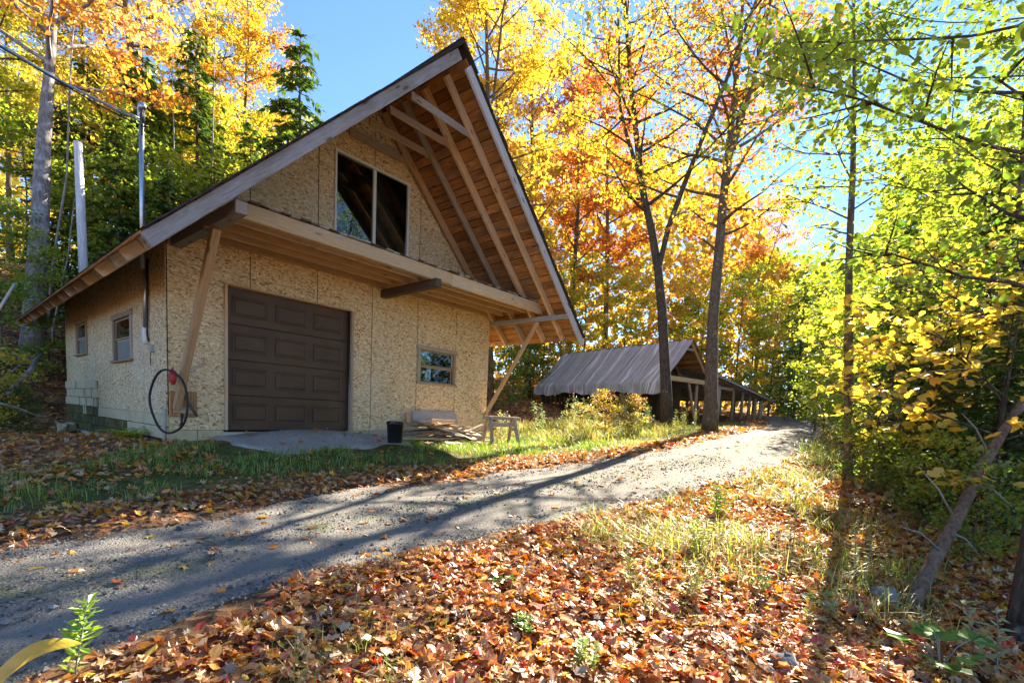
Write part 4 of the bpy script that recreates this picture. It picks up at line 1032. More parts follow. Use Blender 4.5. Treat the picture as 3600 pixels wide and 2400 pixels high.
    V, T, C = place(tpl, pos, nr, ls * rs.uniform(.65, 1.25, nleaf), rs.normal(-.15, .25, nleaf), None, C, rs)
    return wood_.data("trunk", True), mesh_data("crown", V, None, T, C)
def conifer_mesh(seed, H=10., R=1.8, r0=.12, dens=1.0, needle=.24):
    rs = np.random.default_rng(seed); wd = MB(); z = np.linspace(-.2, H, 10)
    wob = np.cumsum(rs.normal(0, .02, (10, 2)), 0); V, Q, T = tube_geo(np.c_[wob, z], r0 * (1 - .93 * np.linspace(0, 1, 10)), 7); wd.add(V, Q, T)
    pos = []; dirs = []; tone = []
    zz = .06 * H
    while zz < H * .985:
        nbr = int(rs.integers(4, 7)); q = zz / H
        for b in range(nbr):
            a = rs.uniform(0, 2 * PI); Lb = R * (1 - q) ** .75 * rs.uniform(.55, 1.1) + .12
            P = limb([0, 0, zz], [math.cos(a), math.sin(a), .25], Lb, 4, (0, 0, -.55), .06, rs); P[:, :2] += [np.interp(zz, z, wob[:, 0]), np.interp(zz, z, wob[:, 1])]
            V, Q, T = tube_geo(P, np.linspace(.018, .004, 5), 4, False); wd.add(V, Q, T)
            m = max(4, int(Lb / .075 * dens)); s = rs.uniform(.12, 1.05, m) * 4; i = np.minimum(s.astype(int), 3)
            pp_ = P[i] + (P[i + 1] - P[i]) * (s - i)[:, None]; dd = P[i + 1] - P[i]; dd /= np.linalg.norm(dd, axis=1)[:, None]
            sgn = rs.choice([-1, 1], m); sd_ = np.c_[-dd[:, 1], dd[:, 0], np.zeros(m)] * sgn[:, None]
            d2 = dd * .7 + sd_ * .8 + np.c_[np.zeros(m), np.zeros(m), rs.uniform(-.55, .05, m)]; d2 /= np.linalg.norm(d2, axis=1)[:, None]
            pos.append(pp_); dirs.append(d2); tone.append(np.full(m, rs.uniform(0, 1)))
        zz += H * .022 * rs.uniform(.7, 1.3)
    pos = np.concatenate(pos); dr = np.concatenate(dirs); tn = np.concatenate(tone); n = len(pos)
    up = np.c_[rs.normal(0, .5, n), rs.normal(0, .5, n), np.ones(n)]; x = np.cross(dr, up); x /= np.linalg.norm(x, axis=1)[:, None]
    Ls = needle * rs.uniform(.6, 1.3, n); w = Ls * .21
    nt_ = np.cross(x, dr)
    V = np.stack([pos, pos + dr * (Ls * .45)[:, None] + x * w[:, None], pos + dr * Ls[:, None] - np.array([0, 0, .04]), pos + dr * (Ls * .45)[:, None] - x * w[:, None],
                  pos + dr * (Ls * .3)[:, None] + x * (w * 1.7)[:, None] + dr * (Ls * .25)[:, None], pos + dr * (Ls * .3)[:, None] - x * (w * 1.7)[:, None] + dr * (Ls * .25)[:, None]], 1)
    T = np.array([[0, 1, 2], [0, 2, 3], [0, 4, 1], [0, 3, 5]])
    T = (T[None] + (np.arange(n) * 6)[:, None, None]).reshape(-1, 3)
    C = np.repeat(np.c_[np.clip(tn * .7 + rs.normal(.1, .2, n), 0, 1), rs.uniform(.7, 1.25, n), .5 + rs.normal(0, .01, n)], 6, 0)
    return wd.data("trunk", True), mesh_data("crown", V.reshape(-1, 3), None, T, C)
GOLD = (.66, .43, .07); YEL = (.68, .54, .09); ORG = (.64, .28, .06); RED = (.56, .15, .06); LIME = (.40, .45, .055); GRN = (.14, .23, .03); DKG = (.06, .11, .025); PEACH = (.70, .40, .15); OLIVE = (.26, .29, .04); TEAL = (.05, .10, .045)
def plant_tree(name, meshes, x, y, label, cat, c1, c2, scale=1., rot=0., group=None, crownmat='crown', barkmat='bark', sz=1.0, z=None):
    zb = g1(x, y) if z is None else z
    root = thing(name, label, cat, (x, y, zb), group)
    Mx = Matrix.Translation((x, y, zb)) @ Matrix.Rotation(rot, 4, 'Z') @ Matrix.Diagonal((scale, scale, scale * sz, 1))
    for nm, me, mt in (("trunk", meshes[0], M[barkmat]), ("crown", meshes[1], M[crownmat])):
        o = bpy.data.objects.new(nm, me)
        if len(me.materials) == 0: me.materials.append(mt)
        put(o, root, Mx); o.color = (*c1, 1)
        if nm == "crown": o["c2"] = c2
    return root
def loc(u, d): p = at(u, 1460, d); return p[0], p[1]
ORD = ["first", "second", "third", "fourth", "fifth", "sixth", "seventh", "eighth", "ninth", "tenth", "eleventh", "twelfth", "thirteenth", "fourteenth", "fifteenth", "sixteenth"]

MAP = [tree_mesh(100 + i, 19, .17, .30, 3.3, 30, 12500, .145, lean=(rnd.uniform(-1, 1), rnd.uniform(-1, 1)), forks=i % 2, sub=6) for i in range(4)]
SAP = [tree_mesh(140 + i, 7, .05, .12, 1.9, 20, 4200, .14, prof='wide', upb=.5, spread=.26) for i in range(3)]
BUSH = [tree_mesh(160 + i, 2.6, .03, .04, 1.2, 16, 2200, .11, prof='wide', spread=.2) for i in range(2)]
CON = [conifer_mesh(180 + i, 11, 2.7, dens=1.7, needle=.24) for i in range(2)]
def grp(lst, name, kind, zone, group, meshes, cat="tree", **kw):
    """trees of one kind in one zone, ordered left to right, labelled by that order"""
    lst = sorted(lst, key=lambda q: q[0])
    for i, q in enumerate(lst):
        u, d, sc_, c1, c2 = q[:5]; x, y = loc(u, d)
        lab = f"{kind} {zone}" if len(lst) == 1 else f"{kind} {zone}, {ORD[i]} of {len(lst)} from the left"
        plant_tree(name, meshes[i % len(meshes)], x, y, lab, cat, c1, c2, sc_, rnd.uniform(0, 6.28), group, sz=rnd.uniform(.92, 1.1), **kw)
# hillside behind the garage
grp([(-230, 16, .8, LIME, GRN), (-20, 19, .85, LIME, YEL), (330, 25, .95, LIME, ORG), (540, 20, 1.0, YEL, PEACH), (700, 27, .95, LIME, ORG), (850, 25, .86, LIME, ORG), (60, 30, .95, LIME, YEL), (980, 29, .72, GRN, YEL)],
    "maple_tree", "tall orange-yellow maple", "on the hillside", "maples on the hillside", MAP)
grp([(120, 16, .9, LIME, GRN), (250, 19, .8, OLIVE, LIME), (690, 18, 1.0, GRN, LIME), (900, 20, 1.15, LIME, GRN), (1010, 18, .9, LIME, OLIVE), (1110, 22, 1.2, LIME, OLIVE), (1200, 20, .95, LIME, YEL), (1230, 24, 1.2, OLIVE, GRN), (780, 23, 1.25, YEL, LIME), (480, 22, 1.3, LIME, YEL), (20, 12.5, .7, LIME, GRN), (400, 16, .95, GRN, LIME), (560, 24, 1.45, LIME, YEL), (640, 21, 1.2, GRN, LIME)],
    "young_tree", "slender yellow-green tree", "behind the garage's left roof slope", "young trees behind the garage roof", SAP)
grp([(430, 15.5, .70, GRN, DKG), (600, 15.5, .70, DKG, GRN), (760, 16.5, .74, GRN, OLIVE), (880, 22, .9, GRN, DKG), (1045, 21, 1.28, DKG, GRN), (340, 21, .85, DKG, GRN), (1290, 28, 1.1, TEAL, GRN), (1130, 19, .82, GRN, DKG), (700, 20, 1.0, DKG, GRN), (520, 19, .95, GRN, DKG), (680, 17, .62, GRN, OLIVE), (820, 18, .6, DKG, GRN), (960, 21, .8, DKG, OLIVE), (250, 17, .7, DKG, GRN)],
    "conifer_tree", "dark green conifer", "behind the garage's left roof slope", "conifers behind the garage", CON, crownmat='needle', barkmat='barkdark')
grp([(1170, 29, .62, RED, ORG)], "maple_tree", "small red-orange maple", "beside the tall conifer spire", None, MAP)
# behind the roof to the right
grp([(1560, 25, 1.0, YEL, GOLD), (1720, 22, 1.05, YEL, GOLD), (1850, 29, 1.15, YEL, PEACH), (1985, 33, 1.15, ORG, RED), (2120, 37, 1.3, ORG, RED)],
    "maple_tree", "tall golden maple", "behind the garage gable", "golden maples behind the gable", MAP, barkmat='barkdark')
grp([(1800, 29, 1.1, LIME, OLIVE), (1900, 31, 1.1, LIME, YEL), (2040, 32, 1.15, YEL, LIME), (2180, 32, 1.3, LIME, YEL), (2320, 33, 1.3, YEL, GOLD), (2450, 36, 1.4, LIME, YEL), (2580, 31, 1.2, LIME, OLIVE), (2700, 34, 1.25, LIME, YEL), (1850, 30, .9, GRN, OLIVE), (1960, 31, .9, OLIVE, YEL), (2380, 33, 1.0, LIME, GRN), (2630, 40, 1.6, YEL, LIME), (2780, 42, 1.5, LIME, OLIVE)],
    "young_tree", "leafy yellow-green tree", "behind the tarp shed", "young trees behind the shed", SAP)
grp([(2420, 46, 1.0, ORG, RED), (2650, 40, .95, PEACH, ORG)],
    "maple_tree", "orange maple", "farther off behind the tarp shed", "orange maples behind the shed", MAP, barkmat='barkdark')
grp([(2790, 30, .75, DKG, GRN), (2860, 24, .6, DKG, OLIVE), (2950, 27, .8, DKG, GRN)], "conifer_tree", "dark conifer", "where the lane bends out of sight", "conifers at the lane bend", CON, crownmat='needle', barkmat='barkdark')
# right of the lane
grp([(2870, 19, .75, LIME, OLIVE), (2960, 15, .62, GRN, LIME), (3060, 12, .62, LIME, GRN), (3180, 15, .9, LIME, OLIVE), (3330, 12, .8, GRN, LIME), (3520, 10, .8, LIME, YEL), (3050, 20, 1.0, LIME, GRN), (3400, 17, 1.1, GRN, LIME)],
    "young_tree", "green young tree", "in the woods right of the lane", "young trees right of the lane", SAP)
grp([(3300, 24, .85, GRN, LIME), (3500, 18, .8, LIME, GRN), (3720, 14, .8, GRN, OLIVE)], "maple_tree", "tall green tree", "deep in the right-hand woods", "green trees at the right", MAP, barkmat='barkdark')
grp([(3120, 9.5, .42, DKG, GRN), (3420, 7.2, .42, DKG, GRN), (3620, 6.2, .40, DKG, GRN), (3230, 7.6, .30, TEAL, GRN), (3340, 6.0, .26, DKG, OLIVE), (3520, 5.4, .27, DKG, GRN), (3250, 10.5, .45, GRN, DKG)], "cedar_shrub", "small dark cedar", "right of the slim trunk", "cedars right of the lane", CON, "shrub", crownmat='needle', barkmat='cedarbark')

# hero maples in front of the shed: trunks follow the photograph
def path_px(pts, base):
    P = np.array([at(u, v, d) for u, v, d in pts]); P[:, 2] -= 0; return P - np.array(base)
bA = at(2345, 1500, 17); bA[2] = g1(bA[0], bA[1])
pA = [(2347, 1500, 17), (2340, 1300, 17), (2322, 1000, 17), (2290, 800, 17), (2255, 650, 17), (2235, 450, 17.2), (2215, 250, 17.4), (2195, 20, 17.6), (2190, -200, 17.8)]
hA = tree_mesh(301, r0=.19, cb=.38, R=3.7, nb=30, nleaf=8500, ls=.13, path=path_px(pA, bA), sides=10, forks=2, spread=.30)
plant_tree("maple_tree", hA, bA[0], bA[1], "slender yellow maple with a dark leaning trunk in front of the tarp", "tree", LIME, GOLD, barkmat='barkdark', z=bA[2])
bB = at(2497, 1530, 16); bB[2] = g1(bB[0], bB[1])
pB = [(2497, 1530, 16), (2500, 1350, 16), (2507, 1100, 16), (2530, 850, 16), (2548, 650, 16.1), (2570, 450, 16.2), (2592, 250, 16.4), (2610, 50, 16.6), (2620, -150, 16.8)]
hB = tree_mesh(302, r0=.215, cb=.33, R=3.5, nb=30, nleaf=8500, ls=.13, path=path_px(pB, bB), sides=10, forks=2, spread=.30)
plant_tree("maple_tree", hB, bB[0], bB[1], "orange-red maple with a straight grey-brown trunk at the lane edge", "tree", GOLD, RED, barkmat='bark', z=bB[2])
# dead pale tree on the left bank
bC = at(112, 1240, 13.2); bC[2] = g1(bC[0], bC[1])
pC = [(112, 1250, 13.2), (128, 1000, 13.2), (142, 750, 13.2), (150, 550, 13.2), (166, 350, 13.3), (182, 150, 13.4), (192, 0, 13.5), (205, -250, 13.7)]
hC = tree_mesh(303, r0=.25, cb=.62, R=3.8, nb=16, nleaf=3600, ls=.15, path=path_px(pC, bC), sides=12)
plant_tree("maple_tree", hC, bC[0], bC[1], "thick pale scarred trunk on the left bank with orange leaves high up", "tree", ORG, PEACH, barkmat='birch', z=bC[2])
for k, (pts, r, lab) in enumerate((([(165, 1170, 14), (190, 900, 14), (235, 620, 14), (245, 300, 14.2), (260, 60, 14.4)], .045, "thin crooked pale stem right of the thick scarred trunk"),
                                   ([(185, 1160, 15), (240, 900, 15), (262, 700, 15), (270, 560, 15)], .035, "thin grey stem leaning beside the white post"),
                                   ([(740, 800, 19), (748, 500, 19), (752, 250, 19), (760, 60, 19)], .04, "thin bare stem among the conifers above the roof"),
                                   ([(600, 800, 18), (612, 500, 18), (605, 200, 18)], .04, "thin pale stem left of the bare stems above the roof"))):
    P = np.array([at(*q) for q in pts]); P = np.concatenate([[[P[0, 0], P[0, 1], g1(P[0, 0], P[0, 1]) - .2]], P]); o = thing("bare_sapling", lab, "sapling", P[0])
    tube("stem", P, np.linspace(r, r * .35, len(P)), M['twig'], o, 6)

# near trees at the right
x, y = loc(2985, 8.0); b = np.array([x, y, g1(x, y)])
pS = [(2990, 1690, 8), (2985, 1500, 8), (2982, 1200, 8), (2985, 900, 8), (2998, 600, 8.1), (3005, 300, 8.2), (3000, 0, 8.3), (3010, -250, 8.4)]
P = path_px(pS, b); P[0] = (P[0, 0], P[0, 1], -.1)
hS = tree_mesh(310, r0=.078, cb=.42, R=2.0, nb=24, nleaf=3600, ls=.08, thin=.5, tpl=OVAL, path=P, sides=9, prof='wide', spread=.25)
plant_tree("slim_tree", hS, x, y, "slim straight brown trunk beside the lane with sparse green leaves", "tree", LIME, GRN, barkmat='bark', z=b[2])
bD = at(3580, 2420, 3.6); bD[2] = g1(bD[0], bD[1])
PD = np.array([(0, 0, -.1), (.05, -.02, .8), (.35, .0, 1.9), (.75, .1, 3.2), (.9, .25, 4.8), (.9, .4, 6.5), (1.0, .5, 8.0)])
hD = tree_mesh(311, r0=.10, cb=.30, R=3.1, nb=24, nleaf=7500, ls=.075, thin=.42, tpl=OVAL, path=PD, sides=10, prof='wide', spread=.24, upb=.2)
plant_tree("broadleaf_tree", hD, bD[0], bD[1], "broadleaf tree with lime leaves and its trunk at the lower right edge", "tree", GRN, LIME, barkmat='barkdark', z=bD[2])
x, y = loc(3560, 7.0)
hE = tree_mesh(312, H=8.5, r0=.09, cb=.22, R=3.0, nb=28, nleaf=8500, ls=.07, thin=.4, tpl=OVAL, prof='wide', spread=.26, lean=(-.8, .5))
plant_tree("broadleaf_tree", hE, x, y, "bushy lime-green tree filling the upper right", "tree", LIME, GRN)
for (u, d, H_, c1, c2, sd_, lab) in ((3270, 6.2, 3.1, YEL, GOLD, 320, "maple sapling with big yellow leaves right of the slim trunk"), (3520, 4.9, 2.6, GOLD, YEL, 321, "golden maple sapling over the leaning cedar trunk"),
                                     (3130, 7.5, 2.2, YEL, LIME, 322, "low yellow-green maple sapling near the slim trunk's foot"), (3380, 8.4, 4.6, YEL, LIME, 323, "taller yellow maple sapling behind the arching branch")):
    x, y = loc(u, d); me = tree_mesh(sd_, H=H_, r0=.025, cb=.2, R=1.25 + .12 * H_, nb=17, nleaf=520, ls=.11, tpl=MAPLE2, prof='wide', spread=.16, flat=.3, sub=4)
    plant_tree("maple_sapling", me, x, y, lab, "sapling", c1, c2, barkmat='barkdark')
# leaning dead cedar trunk and arching branch
P = [at(3190, 2190, 4.0), at(3215, 2110, 4.05), at(3290, 1960, 4.2), at(3370, 1810, 4.4), at(3450, 1650, 4.6), at(3530, 1510, 4.8), at(3640, 1350, 5.1), at(3800, 1100, 5.5)]
P[0][2] = g1(P[0][0], P[0][1]) - .1
lt = thing("leaning_trunk", "dead reddish cedar trunk leaning to the right over the leaves", "tree", P[0])
tube("trunk", P, [.065, .052, .05, .047, .046, .043, .04, .03], M['cedarbark'], lt, 10, True, .07)
for (u0, v0, d0, u1, v1, d1) in ((3300, 1930, 4.2, 3160, 1850, 4.0), (3360, 1830, 4.4, 3230, 1640, 4.3), (3420, 1700, 4.5, 3560, 1780, 4.3), (3480, 1600, 4.7, 3380, 1450, 4.8), (3340, 1870, 4.3, 3450, 1960, 4.1)):
    a = at(u0, v0, d0); b_ = at(u1, v1, d1); tube("twig", [a, (a + b_) / 2 + np.array([0, 0, .05]), b_], [.012, .008, .003], M['twig'], lt, 5)
ab = thing("arching_branch", "long bare grey branch arching low across the slim trunk", "branch", at(3620, 1150, 6.2))
tube("stem", [at(3900, 1000, 6.0), at(3620, 1152, 6.2), at(3400, 1300, 6.5), at(3230, 1410, 6.8), at(3080, 1480, 7.1), at(2990, 1510, 7.3), at(2920, 1495, 7.5), at(2890, 1450, 7.7), at(2878, 1420, 7.8)], [.03, .026, .022, .02, .018, .017, .015, .012, .006], M['twig'], ab, 6)
tube("twig", [at(3290, 1370, 6.7), at(3230, 1320, 6.7), at(3200, 1290, 6.7)], [.012, .01, .005], M['twig'], ab, 5)

# ------------------------------------------------------------------ the wood far behind, read as one mass
def far_woods():
    n = 48000; u = rng.uniform(-500, 4100, n); d = rng.uniform(36, 62, n)
    vt = np.interp(u, [-900, 300, 900, 1080, 1250, 1450, 1550, 2150, 2600, 2720, 3000, 3150, 3600, 4500], [150, 250, 400, 560, 600, 560, 420, 560, 650, 900, 950, 600, 350, 300])
    v = vt + (1480 - vt) * rng.uniform(0, 1, n) ** 1.15 + rng.normal(0, 35, n)
    P = CT + (np.c_[(u - CX) / CF, (v - CY) / CF, np.ones(n)] * d[:, None]) @ RC
    keep = P[:, 2] > gz(P[:, 0], P[:, 1]) - .2; P = P[keep]; u = u[keep]; v = v[keep]; m = len(P)
    cl = np.sin(P[:, 0] * .55 + 2 * np.sin(P[:, 1] * .4)) * np.sin(P[:, 2] * .6 + P[:, 1] * .3) + rng.normal(0, .35, m)
    pal = np.array([GRN, LIME, YEL, GOLD, ORG, PEACH]); 
    wl_ = np.where(u < 700, .45, np.where(u < 1500, .30, np.where(u < 2750, .55, .12))); x = np.clip(wl_ + .22 * cl, 0, .999) * 5
    i = x.astype(int); f = (x - i)[:, None]; C = (pal[i] * (1 - f) + pal[np.minimum(i + 1, 5)] * f) * rng.uniform(.6, 1.2, m)[:, None]
    V, T, C = place(QUAD, P, np.c_[rng.normal(0, 1, m), rng.normal(0, 1, m), np.ones(m) * .8], rng.uniform(.4, 1.0, m), rng.normal(0, .2, m), None, C)
    o = mesh_obj("far_woods", mesh_data("far_woods", V, None, T, C), M['leaf']); tag(o, "distant autumn woodland closing off the view", kind="stuff")
far_woods()

# ------------------------------------------------------------------ fallen leaves, gravel stones, grass (uncountable)
PAL = np.array([(.46, .22, .075), (.54, .31, .13), (.62, .21, .02), (.42, .11, .025), (.22, .09, .03), (.68, .42, .03), (.52, .06, .025), (.60, .42, .24), (.58, .29, .05)])
def pal_pick(n, w): w = np.array(w, float); i = rng.choice(len(PAL), n, p=w / w.sum()); return PAL[i] * rng.uniform(.75, 1.2, n)[:, None]
APR = lambda x, y: (x > .6) & (x < 4.0) & (y > -1.5) & (y < .1)
def inside_garage(x, y): return (x > -.12) & (x < W + .12) & (y > -.06) & (y < L + .1)
def ragged(o, f):
    return fan([(x * f[i % len(f)], y * f[(i + 2) % len(f)]) for i, (x, y) in enumerate(o)])
def litter(name, n, xr, yr, dens, size, tpl, w, label, lift=.012, curlm=.8, tilt=.42, pile=.05):
    x = rng.uniform(*xr, n); y = rng.uniform(*yr, n); k = (rng.uniform(0, 1, n) < dens(x, y)) & ~inside_garage(x, y); x, y = x[k], y[k]; n = len(x)
    onroad = road_mask(x, y) > .6
    z = np.where(onroad, road_surf(x, y), gz(x, y)) + lift + rng.uniform(0, 1, n) * pile * (~onroad)
    ap = APR(x, y); z = np.where(ap, z + .10, z)
    nr = np.c_[rng.normal(0, tilt, n), rng.normal(0, tilt, n), np.ones(n)]
    sg = np.where(rng.uniform(0, 1, n) < .5, 1, -1)
    tpls = [(tpl, .5), (OVAL, .16), (TORN, .2), (LOBE, .14)] if tpl is not QUAD else [(QUAD, 1.0)]
    cut = rng.choice(len(tpls), n, p=[q[1] for q in tpls]); col_ = pal_pick(n, w); mbL = MB()
    for qi, (tq, _) in enumerate(tpls):
        s_ = cut == qi; m_ = int(s_.sum())
        if m_ == 0: continue
        V, T, C = place(tq, np.c_[x, y, z][s_], nr[s_], size * rng.uniform(.45, 1.25, m_), (sg * np.abs(rng.normal(curlm * .6, curlm * .5, n)))[s_], None, col_[s_])
        mbL.add(V, None, T, C)
    V, T, C = np.concatenate(mbL.V), np.concatenate(mbL.T), np.concatenate(mbL.C)
    o = mesh_obj(name, mesh_data(name, V, None, T, C), M['litter']); tag(o, label, kind="stuff"); return o
def d_front(x, y):
    """near bank: thick, thinning at the lane edge; grassy clearings at right"""
    e = near_y(x) - y + .10 * np.sin(2.3 * x + 2) + .08 * np.sin(6 * x)
    return np.clip(e / .22 + .15, 0, 1)
def d_verge(x, y):
    f = far_y(x); b = y - f
    strip = np.clip(b / .25 + .35, 0, 1) * np.clip((1.0 - b) / .5, 0, 1)
    lw = np.clip(b / .3, 0, 1) * np.where(x < 0.2, .34, .07)
    patch = (.5 + .5 * np.sin(x * 1.7 + 2 * np.sin(y * 1.3)))
    return np.clip(strip * .95 + lw * (.35 + patch), 0, 1) * np.where(APR(x, y), .10, 1)
def d_road(x, y): return road_mask(x, y) * .9
litter("fallen_leaves", 38000, (-4.5, 5.2), (-10.5, -5.4), d_front, .074, MAPLE, (4, 3, 8, 4, 2, 1.8, 1.2, 2, 4), "thick carpet of fallen maple leaves on the near bank")
litter("fallen_leaves", 22000, (4.6, 19), (-11, -6.3), lambda x, y: d_front(x, y) * .85, .115, MAPLE2, (5, 3, 5, 3, 3, 1.5, .6, 2, 2), "fallen leaves along the right side of the lane")
litter("fallen_leaves", 17000, (-5, 6), (-4.6, .2), d_verge, .078, MAPLE, (5, 4, 6, 2, 1, 1.4, .8, 2.5, 4), "fallen leaves drifted between lane and garage")
litter("fallen_leaves", 16000, (6, 24), (-6.2, 3), lambda x, y: np.clip(d_verge(x, y) * 1.2, 0, .9), .11, MAPLE2, (4, 3, 6, 2, 2, 2.5, .6, 1.5, 3), "fallen leaves along the shed side of the lane")
litter("fallen_leaves", 15000, (-9, .1), (-2, 9), lambda x, y: .75 + 0 * x, .08, MAPLE2, (5, 3, 7, 2, 1.5, 1.5, .5, 1, 5), "brown leaf litter beside the garage's side wall")
litter("fallen_leaves", 16000, (-9, 12), (8.4, 22), lambda x, y: .8 + 0 * x, .14, QUAD, (4, 1.5, 3, 5, 6, .8, .6, .6, 1.5), "leaf litter covering the hillside")
litter("fallen_leaves", 14000, (8, 40), (1, 20), lambda x, y: .7 + 0 * x, .18, QUAD, (4, 2, 4, 4, 5, 1.5, .5, .6, 2), "leaf litter behind the shed")
litter("fallen_leaves", 12000, (6, 45), (-24, -8), lambda x, y: .8 + 0 * x, .16, QUAD, (4, 2, 4, 4, 5, 1.5, .5, .6, 2), "leaf litter in the right-hand woods")
litter("lane_leaves", 700, (-3.5, 14), (-7.2, -3.2), d_road, .095, MAPLE, (5, 5, 4, 2, 1.5, 1.5, .3, 2, 3), "scattered leaves lying on the gravel lane", .004, .7, .18)
litter("apron_leaves", 60, (.7, 4), (-1.45, -.1), lambda x, y: 1 + 0 * x, .09, MAPLE, (3, 2, 4, 2, 1, 1, 2, 1, 2), "few leaves on the gravel ramp", -.05, .6, .2)
def stones():
    n = 30000; x = -3.8 + rng.uniform(0, 1, n) ** 1.5 * 12; y = rng.uniform(-7.2, -3.2, n); tt = (y - near_y(x)) / (far_y(x) - near_y(x)); trk = np.exp(-((tt - .24) / .1) ** 2) + np.exp(-((tt - .76) / .1) ** 2)
    k = (road_mask(x, y) > .25) & (rng.uniform(0, 1, n) > .85 * trk); x, y = x[k], y[k]; n = len(x)
    z = road_surf(x, y); s = rng.gamma(2.0, .0026, n) + .0025
    O = np.array([(1, 0, 0), (-1, 0, 0), (0, 1, 0), (0, -1, 0), (0, 0, .75), (0, 0, -.75)], float); F = np.array([[0, 2, 4], [2, 1, 4], [1, 3, 4], [3, 0, 4], [2, 0, 5], [1, 2, 5], [3, 1, 5], [0, 3, 5]])
    P = O[None] * (s[:, None, None] * rng.uniform(.6, 1.4, (n, 6, 1))); a = rng.uniform(0, 6.28, n); ca, sa = np.cos(a), np.sin(a)
    X = P[:, :, 0] * ca[:, None] - P[:, :, 1] * sa[:, None]; Y = P[:, :, 0] * sa[:, None] + P[:, :, 1] * ca[:, None]
    V = np.stack([X + x[:, None], Y + y[:, None], P[:, :, 2] + (z + s * .25)[:, None]], -1).reshape(-1, 3); T = (F[None] + (np.arange(n) * 6)[:, None, None]).reshape(-1, 3)
    g_ = np.repeat(rng.choice([.08, .12, .17, .23, .33], n, p=[.2, .25, .25, .2, .1]) * rng.uniform(.8, 1.2, n), 6)
    m, nt, out = newmat("loose_gravel"); g = G(nt); at_ = g.n("ShaderNodeAttribute", attribute_name="Col"); g.l(g.bsdf(at_.outputs["Color"], .9, None, 0, 0, .2), out.inputs[0])
    o = mesh_obj("gravel_stones", mesh_data("gravel_stones", V, None, T, np.c_[g_, g_ * .93, g_ * .85]), m); tag(o, "loose grey gravel on the lane", kind="stuff")
stones()
def grass(name, cx_, cy_, n_per, h, w, pal, label, spread=.06, bend=.5):
    """blades in tufts at (cx,cy)"""
    cx_ = np.asarray(cx_); cy_ = np.asarray(cy_); m = len(cx_); n = m * n_per
    ph = np.repeat(rng.uniform(.55, 1.3, m), n_per); x = np.repeat(cx_, n_per) + rng.normal(0, spread, n); y = np.repeat(cy_, n_per) + rng.normal(0, spread, n); z = gz(x, y) - .01
    hh = h * ph * rng.uniform(.5, 1.2, n); a = rng.uniform(0, 2 * PI, n); bd = np.abs(rng.normal(bend, bend * .5, n))
    dx, dy = np.cos(a), np.sin(a); px, py = -dy, dx; ww = w * rng.uniform(.6, 1.3, n)
    rows = []
    for t, wf in ((0, 1), (.4, .9), (.75, .6), (1, 0.0)):
        ox = dx * bd * hh * t ** 2; oy = dy * bd * hh * t ** 2; oz = hh * (t - .35 * bd * t ** 2)
        for s in ((-1, 1) if wf > 0 else (0,)): rows.append(np.c_[x + ox + px * s * ww * wf / 2, y + oy + py * s * ww * wf / 2, z + oz])
    V = np.stack(rows, 1).reshape(-1, 3); F = np.array([[0, 1, 3], [0, 3, 2], [2, 3, 5], [2, 5, 4], [4, 5, 6]]); T = (F[None] + (np.arange(n) * 7)[:, None, None]).reshape(-1, 3)
    pal = np.array(pal); C = np.repeat(pal[rng.integers(0, len(pal), n)] * rng.uniform(.7, 1.25, n)[:, None], 7, 0)
    o = mesh_obj(name, mesh_data(name, V, None, T, C), M['grass']); tag(o, label, kind="stuff"); return o
def scatter(n, xr, yr, fn):
    x = rng.uniform(*xr, n); y = rng.uniform(*yr, n); k = (rng.uniform(0, 1, n) < fn(x, y)) & ~inside_garage(x, y) & ~APR(x, y); return x[k], y[k]
GP = [(.11, .21, .025), (.16, .27, .035), (.24, .34, .05), (.36, .40, .07)]
GY = [(.36, .40, .06), (.44, .43, .09), (.50, .45, .14), (.24, .31, .05)]
clump = lambda x, y: np.clip(.5 + 1.1 * np.sin(x * 2.3 + 1.5 * np.sin(y * 2.9)) * np.sin(y * 2.1 + x * .7), 0, 1)
xx, yy = scatter(5200, (-3.5, 8.5), (-4.3, -.4), lambda x, y: lawn(x, y) * clump(x, y)); grass("lawn_grass", xx, yy, 11, .15, .008, GP, "green grass tufts between garage and lane", .07)
xx, yy = scatter(4200, (6, 24), (-5, 2.5), lambda x, y: lawn(x, y) * (.25 + .75 * clump(x * .8, y))); grass("lawn_grass", xx, yy, 10, .13, .010, GY + GP[2:], "yellow-green grass toward the tarp shed", .10)
xx, yy = scatter(800, (-1.5, 3.0), (-9, -6.1), lambda x, y: np.clip(clump(x * .8 + 1, y) - .35, 0, 1)); grass("bank_grass", xx, yy, 9, .17, .006, GP[1:] + GY, "thin grass poking through the near leaf carpet", .06, .7)
xx, yy = scatter(2300, (1.6, 9.5), (-9.3, -6.5), lambda x, y: clump(x, y * .9 + 2) * np.clip((near_y(x) - y - .1) / .4, 0, 1)); grass("bank_grass", xx, yy, 8, .27, .007, GY + GP[1:] + [(.40, .28, .14)], "tall yellowing grass beside the right edge of the lane", .09, .8)
xx, yy = scatter(900, (8, 18), (-10, -7.2), lambda x, y: clump(x, y)); grass("bank_grass", xx, yy, 9, .40, .014, GY + GP, "rough grass farther along the right of the lane", .12, .8)
xx, yy = scatter(900, (8.0, 16), (-3.2, 1.0), lambda x, y: clump(x * .7, y)); grass("shed_weeds", xx, yy, 12, .36, .014, GY + [(.40, .24, .08)], "tall dry weeds before the tarp shed", .14, .6)

